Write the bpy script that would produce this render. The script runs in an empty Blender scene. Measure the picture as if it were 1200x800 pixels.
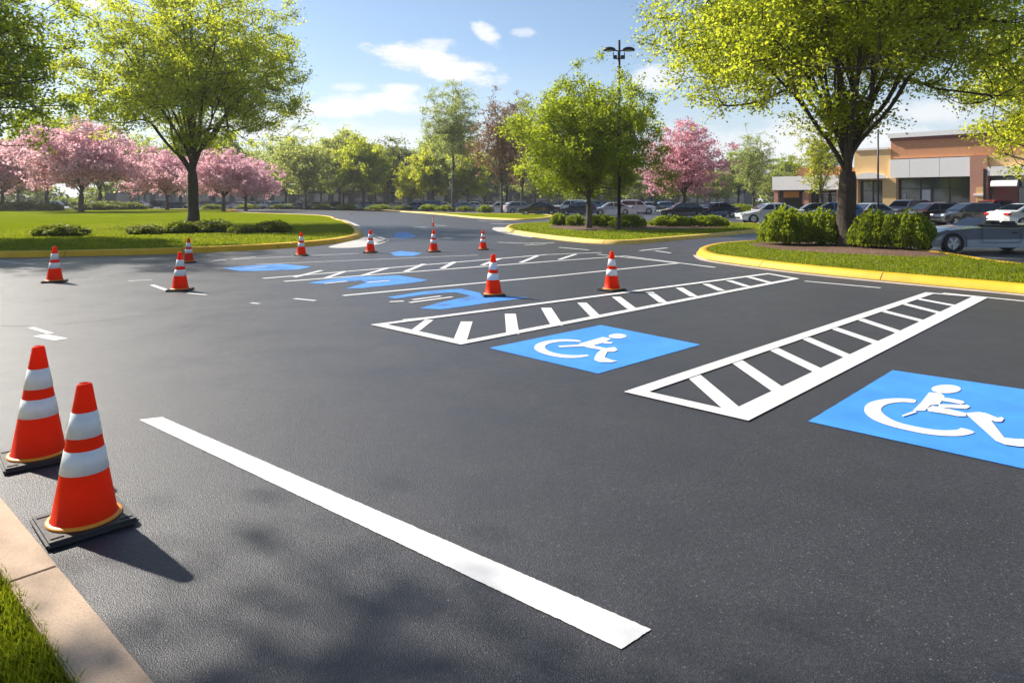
import bpy, bmesh, math, random
import numpy as np
from mathutils import Vector, Matrix
R = math.radians
scene = bpy.context.scene
COL = scene.collection

# ------------------------------------------------------------------ camera
EYE = 1.65
cam_d = bpy.data.cameras.new('camera'); cam = bpy.data.objects.new('camera', cam_d); COL.objects.link(cam)
cam.location = (0, 0, EYE); cam.rotation_euler = (R(90), 0, 0)      # level view, lens shifted down
cam_d.sensor_width = 36; cam_d.lens = 24; cam_d.shift_y = -0.1375
cam_d.clip_start = 0.05; cam_d.clip_end = 5000
scene.camera = cam

# ------------------------------------------------------------------ light
SUN_AZ, SUN_EL = 146.5, 38.0            # azimuth from +X, counter-clockwise
sv = Vector((math.cos(R(SUN_EL))*math.cos(R(SUN_AZ)), math.cos(R(SUN_EL))*math.sin(R(SUN_AZ)), math.sin(R(SUN_EL))))
sun_d = bpy.data.lights.new('sun', 'SUN'); sun_d.energy = 5.0; sun_d.angle = R(0.9); sun_d.color = (1, .93, .82)
sun = bpy.data.objects.new('sun', sun_d); COL.objects.link(sun)
sun.rotation_euler = sv.to_track_quat('Z', 'Y').to_euler(); sun.location = (-20, 20, 30)

scene.view_settings.view_transform = 'Standard'; scene.view_settings.look = 'None'
scene.view_settings.gamma = 1; scene.view_settings.use_curve_mapping = False
scene.view_settings.exposure = 0.9

world = bpy.data.worlds.new('World'); scene.world = world; world.use_nodes = True
def build_world():
    nt = world.node_tree; N = nt.nodes; L = nt.links; N.clear()
    def m(op, a, b=None, c=None, clamp=False):
        n = N.new('ShaderNodeMath'); n.operation = op; n.use_clamp = clamp
        for i, v in enumerate((a, b, c)):
            if v is None: continue
            if isinstance(v, (int, float)): n.inputs[i].default_value = v
            else: L.new(v, n.inputs[i])
        return n.outputs[0]
    out = N.new('ShaderNodeOutputWorld')
    sky = N.new('ShaderNodeTexSky'); sky.sky_type = 'NISHITA'; sky.sun_disc = False
    sky.sun_elevation = R(SUN_EL); sky.sun_rotation = R(90 - SUN_AZ)
    sky.air_density = 1.0; sky.dust_density = 0.5; sky.ozone_density = 2.2; sky.altitude = 50
    bg = N.new('ShaderNodeBackground'); L.new(sky.outputs[0], bg.inputs[0]); bg.inputs[1].default_value = 0.079
    tc = N.new('ShaderNodeTexCoord'); sep = N.new('ShaderNodeSeparateXYZ'); L.new(tc.outputs['Generated'], sep.inputs[0])
    X, Y, Z = sep.outputs
    # clouds lie in a flat layer seen towards +Y (slopes u = x/y and w = z/y); elsewhere plain noise clouds
    yy = m('MAXIMUM', m('ABSOLUTE', Y), 0.05)
    u = m('DIVIDE', X, yy); w = m('DIVIDE', Z, yy)
    nz = N.new('ShaderNodeTexNoise'); nz.inputs['Scale'].default_value = 13; nz.inputs['Detail'].default_value = 7; nz.inputs['Roughness'].default_value = .62
    cmb = N.new('ShaderNodeCombineXYZ'); L.new(u, cmb.inputs[0]); L.new(m('MULTIPLY', w, 2.2), cmb.inputs[1]); L.new(m('SIGN', Y), cmb.inputs[2])
    L.new(cmb.outputs[0], nz.inputs['Vector'])
    n1 = m('SUBTRACT', nz.outputs['Fac'], .5)
    def cl(px, py, ax, ay, tilt=0, k=5.0, s=1.0):
        ax *= 1.08; ay *= 1.15
        u0, w0 = (px-600)/800, (235-py)/800; a, b = ax/800, ay/800
        du = m('SUBTRACT', u, u0); dw = m('SUBTRACT', w, m('MULTIPLY_ADD', du, tilt, w0))
        d = m('ADD', m('POWER', m('ABSOLUTE', m('DIVIDE', du, a)), 2), m('POWER', m('ABSOLUTE', m('DIVIDE', dw, b)), 2))
        d = m('MULTIPLY_ADD', n1, k*1.5, d)
        mr = N.new('ShaderNodeMapRange'); mr.interpolation_type = 'SMOOTHSTEP'
        L.new(d, mr.inputs[0]); mr.inputs[1].default_value = 1.7; mr.inputs[2].default_value = -.1
        mr.inputs[3].default_value = 0; mr.inputs[4].default_value = s*.95
        return mr.outputs[0]
    tot = None
    for a in [(470,68,38,15,-.15,5,.95), (525,80,52,13,-.2,5,.95), (512,52,25,7,0,5,.7), (571,40,14,10,-.5,5,.85), (612,39,12,5,0,5,.5),
              (425,122,95,11,.08,4,.9), (370,129,60,9,.08,3,.6), (472,105,28,6,-.05,4,.85), (412,102,18,4,0,4,.5), (500,126,32,9,0,4,.6), (350,158,90,14,0,4,.6),
              (480,165,150,14,0,3,.5), (95,3,60,7,-.1,4,.85), (775,88,42,11,0,5,.75), (300,150,60,18,0,4,.6),
              (950,165,120,24,.1,3,.7), (1090,130,70,14,0,3,.6), (700,150,120,10,0,4,.35), (880,90,60,14,0,5,.4)]:
        c = cl(*a); tot = c if tot is None else m('MAXIMUM', tot, c)
    # veil of bright haze towards the horizon
    hz = N.new('ShaderNodeMapRange'); hz.interpolation_type = 'SMOOTHSTEP'
    L.new(Z, hz.inputs[0]); hz.inputs[1].default_value = .23; hz.inputs[2].default_value = -.02; hz.inputs[3].default_value = .04; hz.inputs[4].default_value = .85
    bgh = N.new('ShaderNodeBackground'); bgh.inputs[0].default_value = (.83, .90, 1, 1); bgh.inputs[1].default_value = .50
    bgc = N.new('ShaderNodeBackground'); bgc.inputs[0].default_value = (1, .985, .97, 1); bgc.inputs[1].default_value = .60
    m1 = N.new('ShaderNodeMixShader'); L.new(hz.outputs[0], m1.inputs[0]); L.new(bg.outputs[0], m1.inputs[1]); L.new(bgh.outputs[0], m1.inputs[2])
    m2 = N.new('ShaderNodeMixShader'); L.new(tot, m2.inputs[0]); L.new(m1.outputs[0], m2.inputs[1]); L.new(bgc.outputs[0], m2.inputs[2])
    L.new(m2.outputs[0], out.inputs[0])
build_world()

# ------------------------------------------------------------------ helpers
def G(x, y):                       # ground point seen at photo pixel (1200x800)
    Y = EYE*800/(y-235); return ((x-600)/800*Y, Y)
def tag(o, label=None, cat=None, group=None, kind=None):
    if label: o['label'] = label
    if cat: o['category'] = cat
    if group: o['group'] = group
    if kind: o['kind'] = kind
    return o
def empty(name, loc=(0, 0, 0), rz=0, label=None, cat=None, group=None, s=1):
    o = bpy.data.objects.new(name, None); COL.objects.link(o); o.location = loc; o.rotation_euler = (0, 0, rz)
    o.scale = (s, s, s) if isinstance(s, (int, float)) else s
    o.empty_display_size = .2
    return tag(o, label, cat, group)
def link(name, me, mat=None, parent=None, smooth=False):
    o = bpy.data.objects.new(name, me); COL.objects.link(o)
    if mat is not None and not me.materials: me.materials.append(mat)
    if parent is not None: o.parent = parent
    if smooth:
        me.polygons.foreach_set('use_smooth', [True]*len(me.polygons))
    return o
def from_bm(name, bm, mat, parent=None, smooth=False):
    bmesh.ops.recalc_face_normals(bm, faces=bm.faces)
    me = bpy.data.meshes.new(name); bm.to_mesh(me); bm.free()
    return link(name, me, mat, parent, smooth)
def box(bm, x0, x1, y0, y1, z0, z1, mtx=None, bev=0):
    g = bmesh.ops.create_cube(bm, size=1)
    vs = g['verts']
    for v in vs:
        v.co = Vector(((x0+x1)/2+v.co.x*(x1-x0), (y0+y1)/2+v.co.y*(y1-y0), (z0+z1)/2+v.co.z*(z1-z0)))
    if bev:
        es = list({e for v in vs for e in v.link_edges})
        r = bmesh.ops.bevel(bm, geom=es, offset=bev, segments=2, affect='EDGES')
        vs = list({v for f in r['faces'] for v in f.verts} | {v for v in vs if v.is_valid})
    if mtx is not None:
        for v in vs: v.co = mtx @ v.co
def cyl(bm, p0, p1, r0, r1, n=12, caps=True):
    p0, p1 = Vector(p0), Vector(p1); d = p1-p0
    M = Matrix.Translation((p0+p1)/2) @ d.to_track_quat('Z', 'Y').to_matrix().to_4x4()
    bmesh.ops.create_cone(bm, cap_ends=caps, segments=n, radius1=r0, radius2=r1, depth=d.length, matrix=M)
def np_mesh(name, V, F):           # V (n,3); F (m,k) all same size
    me = bpy.data.meshes.new(name); V = np.asarray(V, dtype=np.float32); F = np.asarray(F, dtype=np.int32)
    m, k = F.shape
    me.vertices.add(len(V)); me.vertices.foreach_set('co', V.ravel())
    me.loops.add(m*k); me.loops.foreach_set('vertex_index', F.ravel())
    me.polygons.add(m); me.polygons.foreach_set('loop_start', np.arange(0, m*k, k, dtype=np.int32))
    try: me.polygons.foreach_set('loop_total', np.full(m, k, dtype=np.int32))
    except Exception: pass
    me.update(calc_edges=True); me.validate()
    return me

# ------------------------------------------------------------------ materials
def new_mat(name):
    m = bpy.data.materials.new(name); m.use_nodes = True
    return m, m.node_tree, m.node_tree.nodes['Principled BSDF']
def flat(name, col, rough=.5, metal=0, coat=0, spec=.5, var=.12, scale=40, bump=0):
    m, nt, b = new_mat(name); N, L = nt.nodes, nt.links
    b.inputs['Roughness'].default_value = rough; b.inputs['Metallic'].default_value = metal
    b.inputs['Coat Weight'].default_value = coat; b.inputs['Specular IOR Level'].default_value = spec
    tc = N.new('ShaderNodeTexCoord'); nz = N.new('ShaderNodeTexNoise'); nz.inputs['Scale'].default_value = scale; nz.inputs['Detail'].default_value = 5
    L.new(tc.outputs['Object'], nz.inputs['Vector'])
    mx = N.new('ShaderNodeMix'); mx.data_type = 'RGBA'
    mx.inputs[6].default_value = (*[c*(1-var) for c in col], 1); mx.inputs[7].default_value = (*[min(1, c*(1+var)) for c in col], 1)
    L.new(nz.outputs['Fac'], mx.inputs[0]); L.new(mx.outputs[2], b.inputs['Base Color'])
    if bump:
        bp = N.new('ShaderNodeBump'); bp.inputs['Strength'].default_value = bump; bp.inputs['Distance'].default_value = .01
        L.new(nz.outputs['Fac'], bp.inputs['Height']); L.new(bp.outputs[0], b.inputs['Normal'])
    return m
def ramp(N, L, src, stops):
    r = N.new('ShaderNodeValToRGB'); e = r.color_ramp.elements
    while len(e) > 1: e.remove(e[-1])
    e[0].position, e[0].color = stops[0][0], (*stops[0][1], 1)
    for p, c in stops[1:]:
        q = e.new(p); q.color = (*c, 1)
    L.new(src, r.inputs[0]); return r.outputs[0]
def noise(N, L, vec, scale, detail=4, rough=.55):
    n = N.new('ShaderNodeTexNoise'); n.inputs['Scale'].default_value = scale; n.inputs['Detail'].default_value = detail; n.inputs['Roughness'].default_value = rough
    L.new(vec, n.inputs['Vector']); return n.outputs['Fac']
def mixc(N, L, fac, a, b, mode='MIX'):
    x = N.new('ShaderNodeMix'); x.data_type = 'RGBA'; x.blend_type = mode
    for i, v in ((0, fac), (6, a), (7, b)):
        if isinstance(v, (int, float)): x.inputs[i].default_value = v
        elif isinstance(v, tuple): x.inputs[i].default_value = (*v, 1)
        else: L.new(v, x.inputs[i])
    return x.outputs[2]

def mat_asphalt():
    m, nt, b = new_mat('asphalt'); N, L = nt.nodes, nt.links
    tc = N.new('ShaderNodeTexCoord'); v = tc.outputs['Object']
    vo = N.new('ShaderNodeTexVoronoi'); vo.inputs['Scale'].default_value = 170; L.new(v, vo.inputs['Vector'])
    agg = ramp(N, L, vo.outputs['Color'], [(0, (.004, .004, .007)), (.4, (.011, .0115, .016)), (.82, (.020, .0205, .027)), (.92, (.06, .059, .06)), (1, (.16, .15, .145))])
    big = noise(N, L, v, .35, 5, .6); mid = noise(N, L, v, 3.2, 6, .65)
    c1 = mixc(N, L, 1.0, agg, ramp(N, L, big, [(.3, (.72, .72, .76)), (.7, (1.25, 1.2, 1.18))]), 'MULTIPLY')
    c2 = mixc(N, L, 1.0, c1, ramp(N, L, mid, [(.3, (.8, .8, .82)), (.7, (1.2, 1.2, 1.2))]), 'MULTIPLY')
    gr = ramp(N, L, noise(N, L, v, 42, 5, .8), [(.36, (.5, .5, .53)), (.64, (1.7, 1.66, 1.66))])
    c2 = mixc(N, L, 1.0, c2, gr, 'MULTIPLY')
    st = ramp(N, L, noise(N, L, v, .8, 3, .5), [(.60, (1, 1, 1)), (.70, (.78, .78, .80))])
    st2 = ramp(N, L, noise(N, L, v, 4.5, 2, .4), [(.70, (1, 1, 1)), (.76, (.62, .6, .6))])
    c2 = mixc(N, L, 1.0, mixc(N, L, 1.0, c2, st, 'MULTIPLY'), st2, 'MULTIPLY')
    L.new(c2, b.inputs['Base Color'])
    rr = ramp(N, L, noise(N, L, v, 1.1, 5, .65), [(.3, (.43, .43, .43)), (.7, (.57, .57, .57))])
    L.new(rr, b.inputs['Roughness']); b.inputs['Specular IOR Level'].default_value = .66; b.inputs['Sheen Weight'].default_value = .05; b.inputs['Sheen Roughness'].default_value = .45; b.inputs['Sheen Tint'].default_value = (.93, .93, 1, 1)
    n2 = noise(N, L, v, 330, 2, .6)
    ad = N.new('ShaderNodeMath'); ad.operation = 'ADD'; L.new(vo.outputs['Distance'], ad.inputs[0]); L.new(n2, ad.inputs[1])
    bp = N.new('ShaderNodeBump'); bp.inputs['Strength'].default_value = .7; bp.inputs['Distance'].default_value = .0026
    L.new(ad.outputs[0], bp.inputs['Height']); L.new(bp.outputs[0], b.inputs['Normal'])
    return m
def mat_paint(name, col, worn=.0, under=(.05, .05, .055), rough=.55):
    m, nt, b = new_mat(name); N, L = nt.nodes, nt.links
    tc = N.new('ShaderNodeTexCoord'); v = tc.outputs['Object']
    fine = noise(N, L, v, 130, 4, .7); big = noise(N, L, v, 1.6, 6, .7)
    c = mixc(N, L, ramp(N, L, big, [(.35, (0, 0, 0)), (.7, (1, 1, 1))]), tuple(x*.80 for x in col), tuple(min(1, x*1.06) for x in col))
    mm = N.new('ShaderNodeMath'); mm.operation = 'MULTIPLY_ADD'; L.new(big, mm.inputs[0]); mm.inputs[1].default_value = .8
    L.new(fine, mm.inputs[2])
    t = 1.14 - worn*.35
    wear = ramp(N, L, mm.outputs[0], [(0, (0, 0, 0)), (min(.98, t), (0, 0, 0)), (min(1, t+.05), (1, 1, 1))]) if t < .98 else ramp(N, L, fine, [(.64, (0, 0, 0)), (.72, (.55, .55, .55))])
    L.new(mixc(N, L, wear, c, under), b.inputs['Base Color'])
    b.inputs['Roughness'].default_value = rough; b.inputs['Specular IOR Level'].default_value = .35
    bp = N.new('ShaderNodeBump'); bp.inputs['Strength'].default_value = .35; bp.inputs['Distance'].default_value = .003
    L.new(fine, bp.inputs['Height']); L.new(bp.outputs[0], b.inputs['Normal'])
    return m
def mat_grass(name='lawn_grass', c=((.09, .125, .004), (.16, .205, .005), (.24, .26, .008))):
    m, nt, b = new_mat(name); N, L = nt.nodes, nt.links
    tc = N.new('ShaderNodeTexCoord'); v = tc.outputs['Object']
    a = ramp(N, L, noise(N, L, v, 14, 8, .75), [(.3, c[0]), (.5, c[1]), (.72, c[2])])
    bg = ramp(N, L, noise(N, L, v, .35, 5, .6), [(.3, (.72, .78, .7)), (.5, (1, 1, 1)), (.72, (1.3, 1.15, 1.1))])
    L.new(mixc(N, L, 1.0, a, bg, 'MULTIPLY'), b.inputs['Base Color'])
    b.inputs['Roughness'].default_value = .95; b.inputs['Specular IOR Level'].default_value = 0
    bp = N.new('ShaderNodeBump'); bp.inputs['Strength'].default_value = 1; bp.inputs['Distance'].default_value = .05
    L.new(noise(N, L, v, 45, 6, .8), bp.inputs['Height']); L.new(bp.outputs[0], b.inputs['Normal'])
    return m
def mat_leaf(name, dark, light, trans=.5, tcol=None):
    m = bpy.data.materials.new(name); m.use_nodes = True; nt = m.node_tree; N, L = nt.nodes, nt.links; N.clear()
    out = N.new('ShaderNodeOutputMaterial')
    geo = N.new('ShaderNodeNewGeometry'); tc = N.new('ShaderNodeTexCoord')
    big = noise(N, L, tc.outputs['Object'], .55, 3, .5)
    ad = N.new('ShaderNodeMath'); ad.operation = 'MULTIPLY_ADD'; L.new(geo.outputs['Random Per Island'], ad.inputs[0]); ad.inputs[1].default_value = .55
    sb = N.new('ShaderNodeMath'); sb.operation = 'MULTIPLY'; L.new(big, sb.inputs[0]); sb.inputs[1].default_value = .55; L.new(sb.outputs[0], ad.inputs[2])
    c = ramp(N, L, ad.outputs[0], [(.15, dark), (.8, light)])
    df = N.new('ShaderNodeBsdfPrincipled'); df.inputs['Roughness'].default_value = .55; df.inputs['Specular IOR Level'].default_value = .3
    L.new(c, df.inputs['Base Color'])
    tr = N.new('ShaderNodeBsdfTranslucent')
    tl = tcol or tuple(min(1, x*2.1) for x in light)
    tcx = ramp(N, L, ad.outputs[0], [(.15, tuple(x*.6 for x in tl)), (.85, tl)])
    L.new(tcx, tr.inputs[0])
    mx = N.new('ShaderNodeMixShader'); mx.inputs[0].default_value = trans
    L.new(df.outputs[0], mx.inputs[1]); L.new(tr.outputs[0], mx.inputs[2]); L.new(mx.outputs[0], out.inputs[0])
    return m
def mat_bark(name='bark', a=(.028, .02, .014), b_=(.085, .062, .045)):
    m, nt, b = new_mat(name); N, L = nt.nodes, nt.links
    tc = N.new('ShaderNodeTexCoord'); mp = N.new('ShaderNodeMapping'); mp.inputs['Scale'].default_value = (9, 9, 1.6); L.new(tc.outputs['Object'], mp.inputs[0])
    n = noise(N, L, mp.outputs[0], 2.2, 8, .75)
    L.new(ramp(N, L, n, [(.35, a), (.65, b_)]), b.inputs['Base Color']); b.inputs['Roughness'].default_value = .9
    bp = N.new('ShaderNodeBump'); bp.inputs['Strength'].default_value = 1; bp.inputs['Distance'].default_value = .05
    L.new(n, bp.inputs['Height']); L.new(bp.outputs[0], b.inputs['Normal'])
    return m
def mat_concrete(name, a, b_, joint=0):
    m, nt, b = new_mat(name); N, L = nt.nodes, nt.links
    tc = N.new('ShaderNodeTexCoord'); v = tc.outputs['Object']
    c = ramp(N, L, noise(N, L, v, 2.5, 8, .7), [(.3, a), (.7, b_)])
    sp = ramp(N, L, noise(N, L, v, 120, 3, .7), [(.3, (.8, .8, .8)), (.6, (1.08, 1.08, 1.08))])
    L.new(mixc(N, L, 1.0, c, sp, 'MULTIPLY'), b.inputs['Base Color']); b.inputs['Roughness'].default_value = .85
    bp = N.new('ShaderNodeBump'); bp.inputs['Strength'].default_value = .5; bp.inputs['Distance'].default_value = .004
    L.new(noise(N, L, v, 90, 4, .7), bp.inputs['Height']); L.new(bp.outputs[0], b.inputs['Normal'])
    return m
def mat_glass(name, tint=(.02, .03, .04)):
    m, nt, b = new_mat(name); N, L = nt.nodes, nt.links
    b.inputs['Base Color'].default_value = (*tint, 1); b.inputs['Roughness'].default_value = .06; b.inputs['Specular IOR Level'].default_value = .9
    b.inputs['Coat Weight'].default_value = .6; b.inputs['Coat Roughness'].default_value = .03
    return m

M = {}
M['asphalt'] = mat_asphalt()
M['white'] = mat_paint('white_road_paint', (.70, .69, .68))
M['white_worn'] = mat_paint('worn_white_road_paint', (.66, .65, .65), worn=.42, rough=.6)
M['blue'] = mat_paint('blue_road_paint', (.055, .27, .78), rough=.5)
M['blue_worn'] = mat_paint('worn_blue_road_paint', (.06, .27, .72), worn=.5)
M['grass'] = mat_grass()
M['ground'] = mat_grass('rough_grass', ((.035, .05, .01), (.06, .08, .015), (.09, .11, .02)))
M['kerb_yellow'] = mat_paint('yellow_kerb_paint', (.72, .41, .012), worn=.22, under=(.40, .33, .2), rough=.6)
M['kerb_pale'] = mat_paint('faded_yellow_kerb_paint', (.74, .50, .12), worn=.3, under=(.5, .45, .36), rough=.7)
M['kerb_conc'] = mat_concrete('kerb_concrete', (.38, .32, .26), (.55, .48, .40))
M['slab'] = mat_concrete('tan_concrete', (.40, .28, .185), (.56, .41, .29))
M['gutter'] = mat_concrete('gutter_concrete', (.36, .34, .33), (.50, .48, .46))
M['joint'] = flat('joint_dirt', (.05, .042, .03), .9)
M['mulch'] = mat_concrete('mulch', (.05, .028, .018), (.16, .08, .04))
M['bark'] = mat_bark(); M['bark_grey'] = mat_bark('grey_bark', (.04, .033, .028), (.15, .125, .10))
M['leaf_lime'] = mat_leaf('lime_leaves', (.06, .10, .006), (.24, .30, .014), .62, (.74, .80, .05))
M['leaf_green'] = mat_leaf('green_leaves', (.045, .09, .006), (.18, .24, .012), .6, (.58, .68, .035))
M['leaf_dark'] = mat_leaf('dark_green_leaves', (.03, .05, .008), (.12, .15, .014), .5, (.36, .42, .03))
M['leaf_olive'] = mat_leaf('olive_leaves', (.06, .08, .012), (.27, .31, .06), .6, (.72, .78, .16))
M['leaf_yellow'] = mat_leaf('yellow_green_leaves', (.10, .14, .006), (.29, .33, .014), .62, (.82, .85, .05))
M['leaf_pale'] = mat_leaf('pale_spring_leaves', (.13, .17, .04), (.27, .32, .08), .6, (.62, .70, .2))
M['leaf_brown'] = mat_leaf('reddish_spring_buds', (.09, .045, .03), (.24, .14, .07), .45, (.42, .25, .12))
M['blossom'] = mat_leaf('pink_blossom', (.50, .22, .26), (.86, .56, .60), .55, (1.0, .62, .67))
M['blossom_dark'] = mat_leaf('deep_pink_blossom', (.40, .14, .18), (.78, .42, .47), .55, (.98, .52, .58))
M['hedge'] = mat_leaf('hedge_leaves', (.04, .07, .004), (.19, .25, .012), .45, (.50, .60, .02))
M['blade'] = mat_leaf('grass_blades', (.06, .095, .005), (.19, .23, .01), .45, (.42, .48, .02))
M['orange'] = flat('orange_cone_plastic', (.88, .042, .003), .5, spec=.15, var=.2, scale=9, bump=.15)
def _glow(m, col, f):
    nt = m.node_tree; N, L = nt.nodes, nt.links; out = N['Material Output']; b = N['Principled BSDF']
    t = N.new('ShaderNodeBsdfTranslucent'); t.inputs[0].default_value = (*col, 1); x = N.new('ShaderNodeMixShader'); x.inputs[0].default_value = f
    L.new(b.outputs[0], x.inputs[1]); L.new(t.outputs[0], x.inputs[2]); L.new(x.outputs[0], out.inputs[0])
_glow(M['orange'], (1, .075, .0), .35)
M['lip'] = flat('orange_yellow_lip', (.85, .30, .02), .45)
M['reflect'] = flat('white_reflective_sleeve', (.80, .80, .79), .35, var=.13, scale=22)
M['rubber'] = flat('black_rubber', (.035, .032, .031), .55, var=.35, scale=20, bump=.3)
M['tyre'] = flat('tyre_rubber', (.015, .015, .016), .7)
M['rim'] = flat('alloy_rim', (.45, .46, .48), .3, metal=.8)
M['dark_metal'] = flat('dark_bronze_metal', (.018, .018, .02), .45, metal=.3)
M['tar'] = flat('tar', (.012, .012, .013), .5)
M['glass'] = mat_glass('tinted_glass'); M['shopglass'] = mat_glass('shop_glass', (.025, .035, .035))
M['headlamp'] = flat('headlamp_glass', (.7, .72, .75), .12, spec=.8); M['tail'] = flat('red_tail_lamp', (.55, .015, .01), .2)
M['plate'] = flat('licence_plate', (.7, .7, .68), .5); M['trim'] = flat('black_trim', (.02, .02, .021), .5)
M['seat'] = flat('black_seat_leather', (.03, .03, .032), .6)
def carpaint(n, c): M[n] = flat(n, c, .28, metal=.15, coat=1, var=.03)
for n, c in dict(car_white=(.75, .75, .74), car_black=(.012, .012, .014), car_silver=(.38, .40, .43), car_blue=(.03, .10, .28), car_red=(.30, .02, .015),
                 car_maroon=(.07, .025, .02), car_grey=(.14, .15, .17), car_navy=(.018, .03, .06), car_sky=(.12, .26, .45), car_roadster=(.17, .185, .215)).items(): carpaint(n, c)
M['brick'] = mat_concrete('terracotta_wall', (.56, .25, .115), (.64, .29, .14))
M['ochre'] = mat_concrete('ochre_stucco', (.72, .46, .20), (.82, .54, .24))
M['rust_trim'] = mat_concrete('dark_red_trim', (.22, .07, .06), (.28, .10, .08))
M['fascia'] = flat('white_fascia', (.88, .84, .79), .6, var=.06, scale=3)
M['inner'] = flat('dark_shop_interior', (.03, .028, .026), .9); M['greywall'] = flat('grey_wall', (.12, .12, .125), .8, scale=2)
M['window_frame'] = flat('dark_window_frame', (.02, .025, .035), .4); M['pier'] = mat_concrete('brick_pier', (.45, .21, .15), (.52, .27, .18))
M['signorange'] = flat('orange_sign', (.75, .32, .05), .5); M['signpink'] = flat('pink_sign', (.6, .25, .2), .5)
M['curtain'] = flat('pale_poster', (.55, .56, .56), .7)

# ------------------------------------------------------------------ ground
def sheet(name, pts, z, mat, parent=None):
    bm = bmesh.new(); vs = [bm.verts.new((p[0], p[1], z)) for p in pts]
    f = bm.faces.new(vs)
    if f.normal.z < 0: f.normal_flip()
    f.normal_update()
    if f.normal.z < 0: f.normal_flip()
    bmesh.ops.triangulate(bm, faces=bm.faces)
    me = bpy.data.meshes.new(name); bm.to_mesh(me); bm.free()
    return link(name, me, mat, parent)
g = sheet('ground', [(-700, -150), (700, -150), (700, 800), (-700, 800)], -.05, M['ground']); tag(g, kind='structure')
lot = sheet('parking_lot', [(-170, -20), (170, -20), (170, 200), (-170, 200)], 0, M['asphalt']); tag(lot, kind='structure')

def catmull(pts, closed=True, n=6):
    P = [np.array(p, float) for p in pts]; out = []; k = len(P)
    rng = range(k if closed else k-1)
    for i in rng:
        if closed: p0, p1, p2, p3 = P[(i-1) % k], P[i], P[(i+1) % k], P[(i+2) % k]
        else: p0, p1, p2, p3 = P[max(i-1, 0)], P[i], P[i+1], P[min(i+2, k-1)]
        for j in range(n):
            t = j/n
            out.append(.5*((2*p1)+(-p0+p2)*t+(2*p0-5*p1+4*p2-p3)*t*t+(-p0+3*p1-3*p2+p3)*t**3))
    if not closed: out.append(P[-1])
    return out
def inset(pts, d):
    k = len(pts); A = sum(pts[i][0]*pts[(i+1) % k][1]-pts[(i+1) % k][0]*pts[i][1] for i in range(k)); s = 1 if A > 0 else -1
    out = []
    for i in range(k):
        a, b = np.array(pts[i-1]), np.array(pts[(i+1) % k]); t = b-a; t = t/max(1e-9, np.hypot(*t))
        out.append(np.array(pts[i])+s*d*np.array((-t[1], t[0])))
    return out
def island(name, px, kmat, h=.15, kname='kerb', world_pts=None, n=6, slope=.10, top=.2):
    base = world_pts if world_pts is not None else [G(*p) for p in px]
    P0 = catmull(base, True, n); P1 = inset(P0, slope); P2 = inset(P0, slope+.03); P3 = inset(P0, slope+top); P4 = inset(P0, slope+top+.02)
    rings = [(P0, -.04), (P0, .005), (P1, h-.02), (P2, h), (P3, h), (P4, h-.05)]
    k = len(P0); V = [(p[0], p[1], z) for r, z in rings for p in r]
    A = sum(P0[i][0]*P0[(i+1) % k][1]-P0[(i+1) % k][0]*P0[i][1] for i in range(k))
    F = [((r*k+i), (r*k+(i+1) % k), ((r+1)*k+(i+1) % k), ((r+1)*k+i)) for r in range(len(rings)-1) for i in range(k)]
    if A < 0: F = [f[::-1] for f in F]
    ko = link(kname, np_mesh(kname, V, F), kmat, smooth=False); tag(ko, kind='structure')
    go = sheet(name, P4, h-.02, M['grass']); tag(go, kind='structure')
    JV = []; JF = []; acc = 0; nxt = 1.0
    for i in range(1, k):
        acc += float(np.hypot(*(P0[i]-P0[i-1])))
        if acc < nxt: continue
        nxt = acc+3.0; t = P0[(i+1) % k]-P0[i-1]; t = t/max(1e-9, np.hypot(*t)); o_ = (P0[i]-P3[i]); o_ = o_/max(1e-9, np.hypot(*o_))*.003
        b0 = len(JV)
        for ring, z in ((P0, .008), (P1, h-.017), (P2, h+.002), (P3, h+.002)):
            for sd in (-1, 1):
                p = ring[i]+t*.007*sd+o_; JV.append((p[0], p[1], z))
        JF += [(b0+2*q, b0+2*q+1, b0+2*q+3, b0+2*q+2) for q in range(3)]
    link('kerb_joint', np_mesh('kerb_joint', JV, JF), M['joint'], ko)
    return [tuple(p) for p in P4]
LAWN = island('lawn', None, M['kerb_yellow'], h=.17, top=.28, world_pts=[(-70, 19.9), (-40, 19.8), (-30, 19.75), (-22, 19.7), (-18, 19.68), G(0, 302), G(50, 301.3), G(100, 300.3), G(150, 299), G(200, 297.5), G(300, 293), G(370, 288), G(410, 282.5), G(425, 276.5), G(417, 267), G(398, 259), G(370, 253.5), (-38, 92), (-50, 118), (-90, 128), (-130, 128), (-130, 60)])
MIDI = island('median_grass', [(591, 268.5), (600, 273), (625, 277.5), (660, 282), (700, 285.5), (740, 286), (790, 282), (850, 276.5), (895, 271.5), (915, 267), (880, 263.5), (800, 262), (720, 261.5), (650, 262), (605, 264.5)], M['kerb_pale'], h=.15, top=.22)
RITE = island('planting_island_grass', [(816, 297), (826, 303), (860, 308.5), (925, 317), (1000, 325), (1100, 334.5), (1200, 344), (1330, 357), (1480, 368), (1560, 352), (1400, 330), (1200, 315), (1110, 301), (1050, 294), (980, 288), (900, 285.5), (850, 288), (826, 292)], M['kerb_yellow'], h=.15, top=.22)
VERG = island('verge_grass', None, M['kerb_pale'], h=.14, top=.3, world_pts=[G(300, 243.6), G(380, 244.3), G(440, 246.8), G(480, 249), G(520, 252.2), G(560, 256), G(600, 258), G(632, 257.5), G(650, 254), (2, 79), (-6, 84), (-14, 96), (-24, 118), (-40, 140), (-60, 150)])

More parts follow.
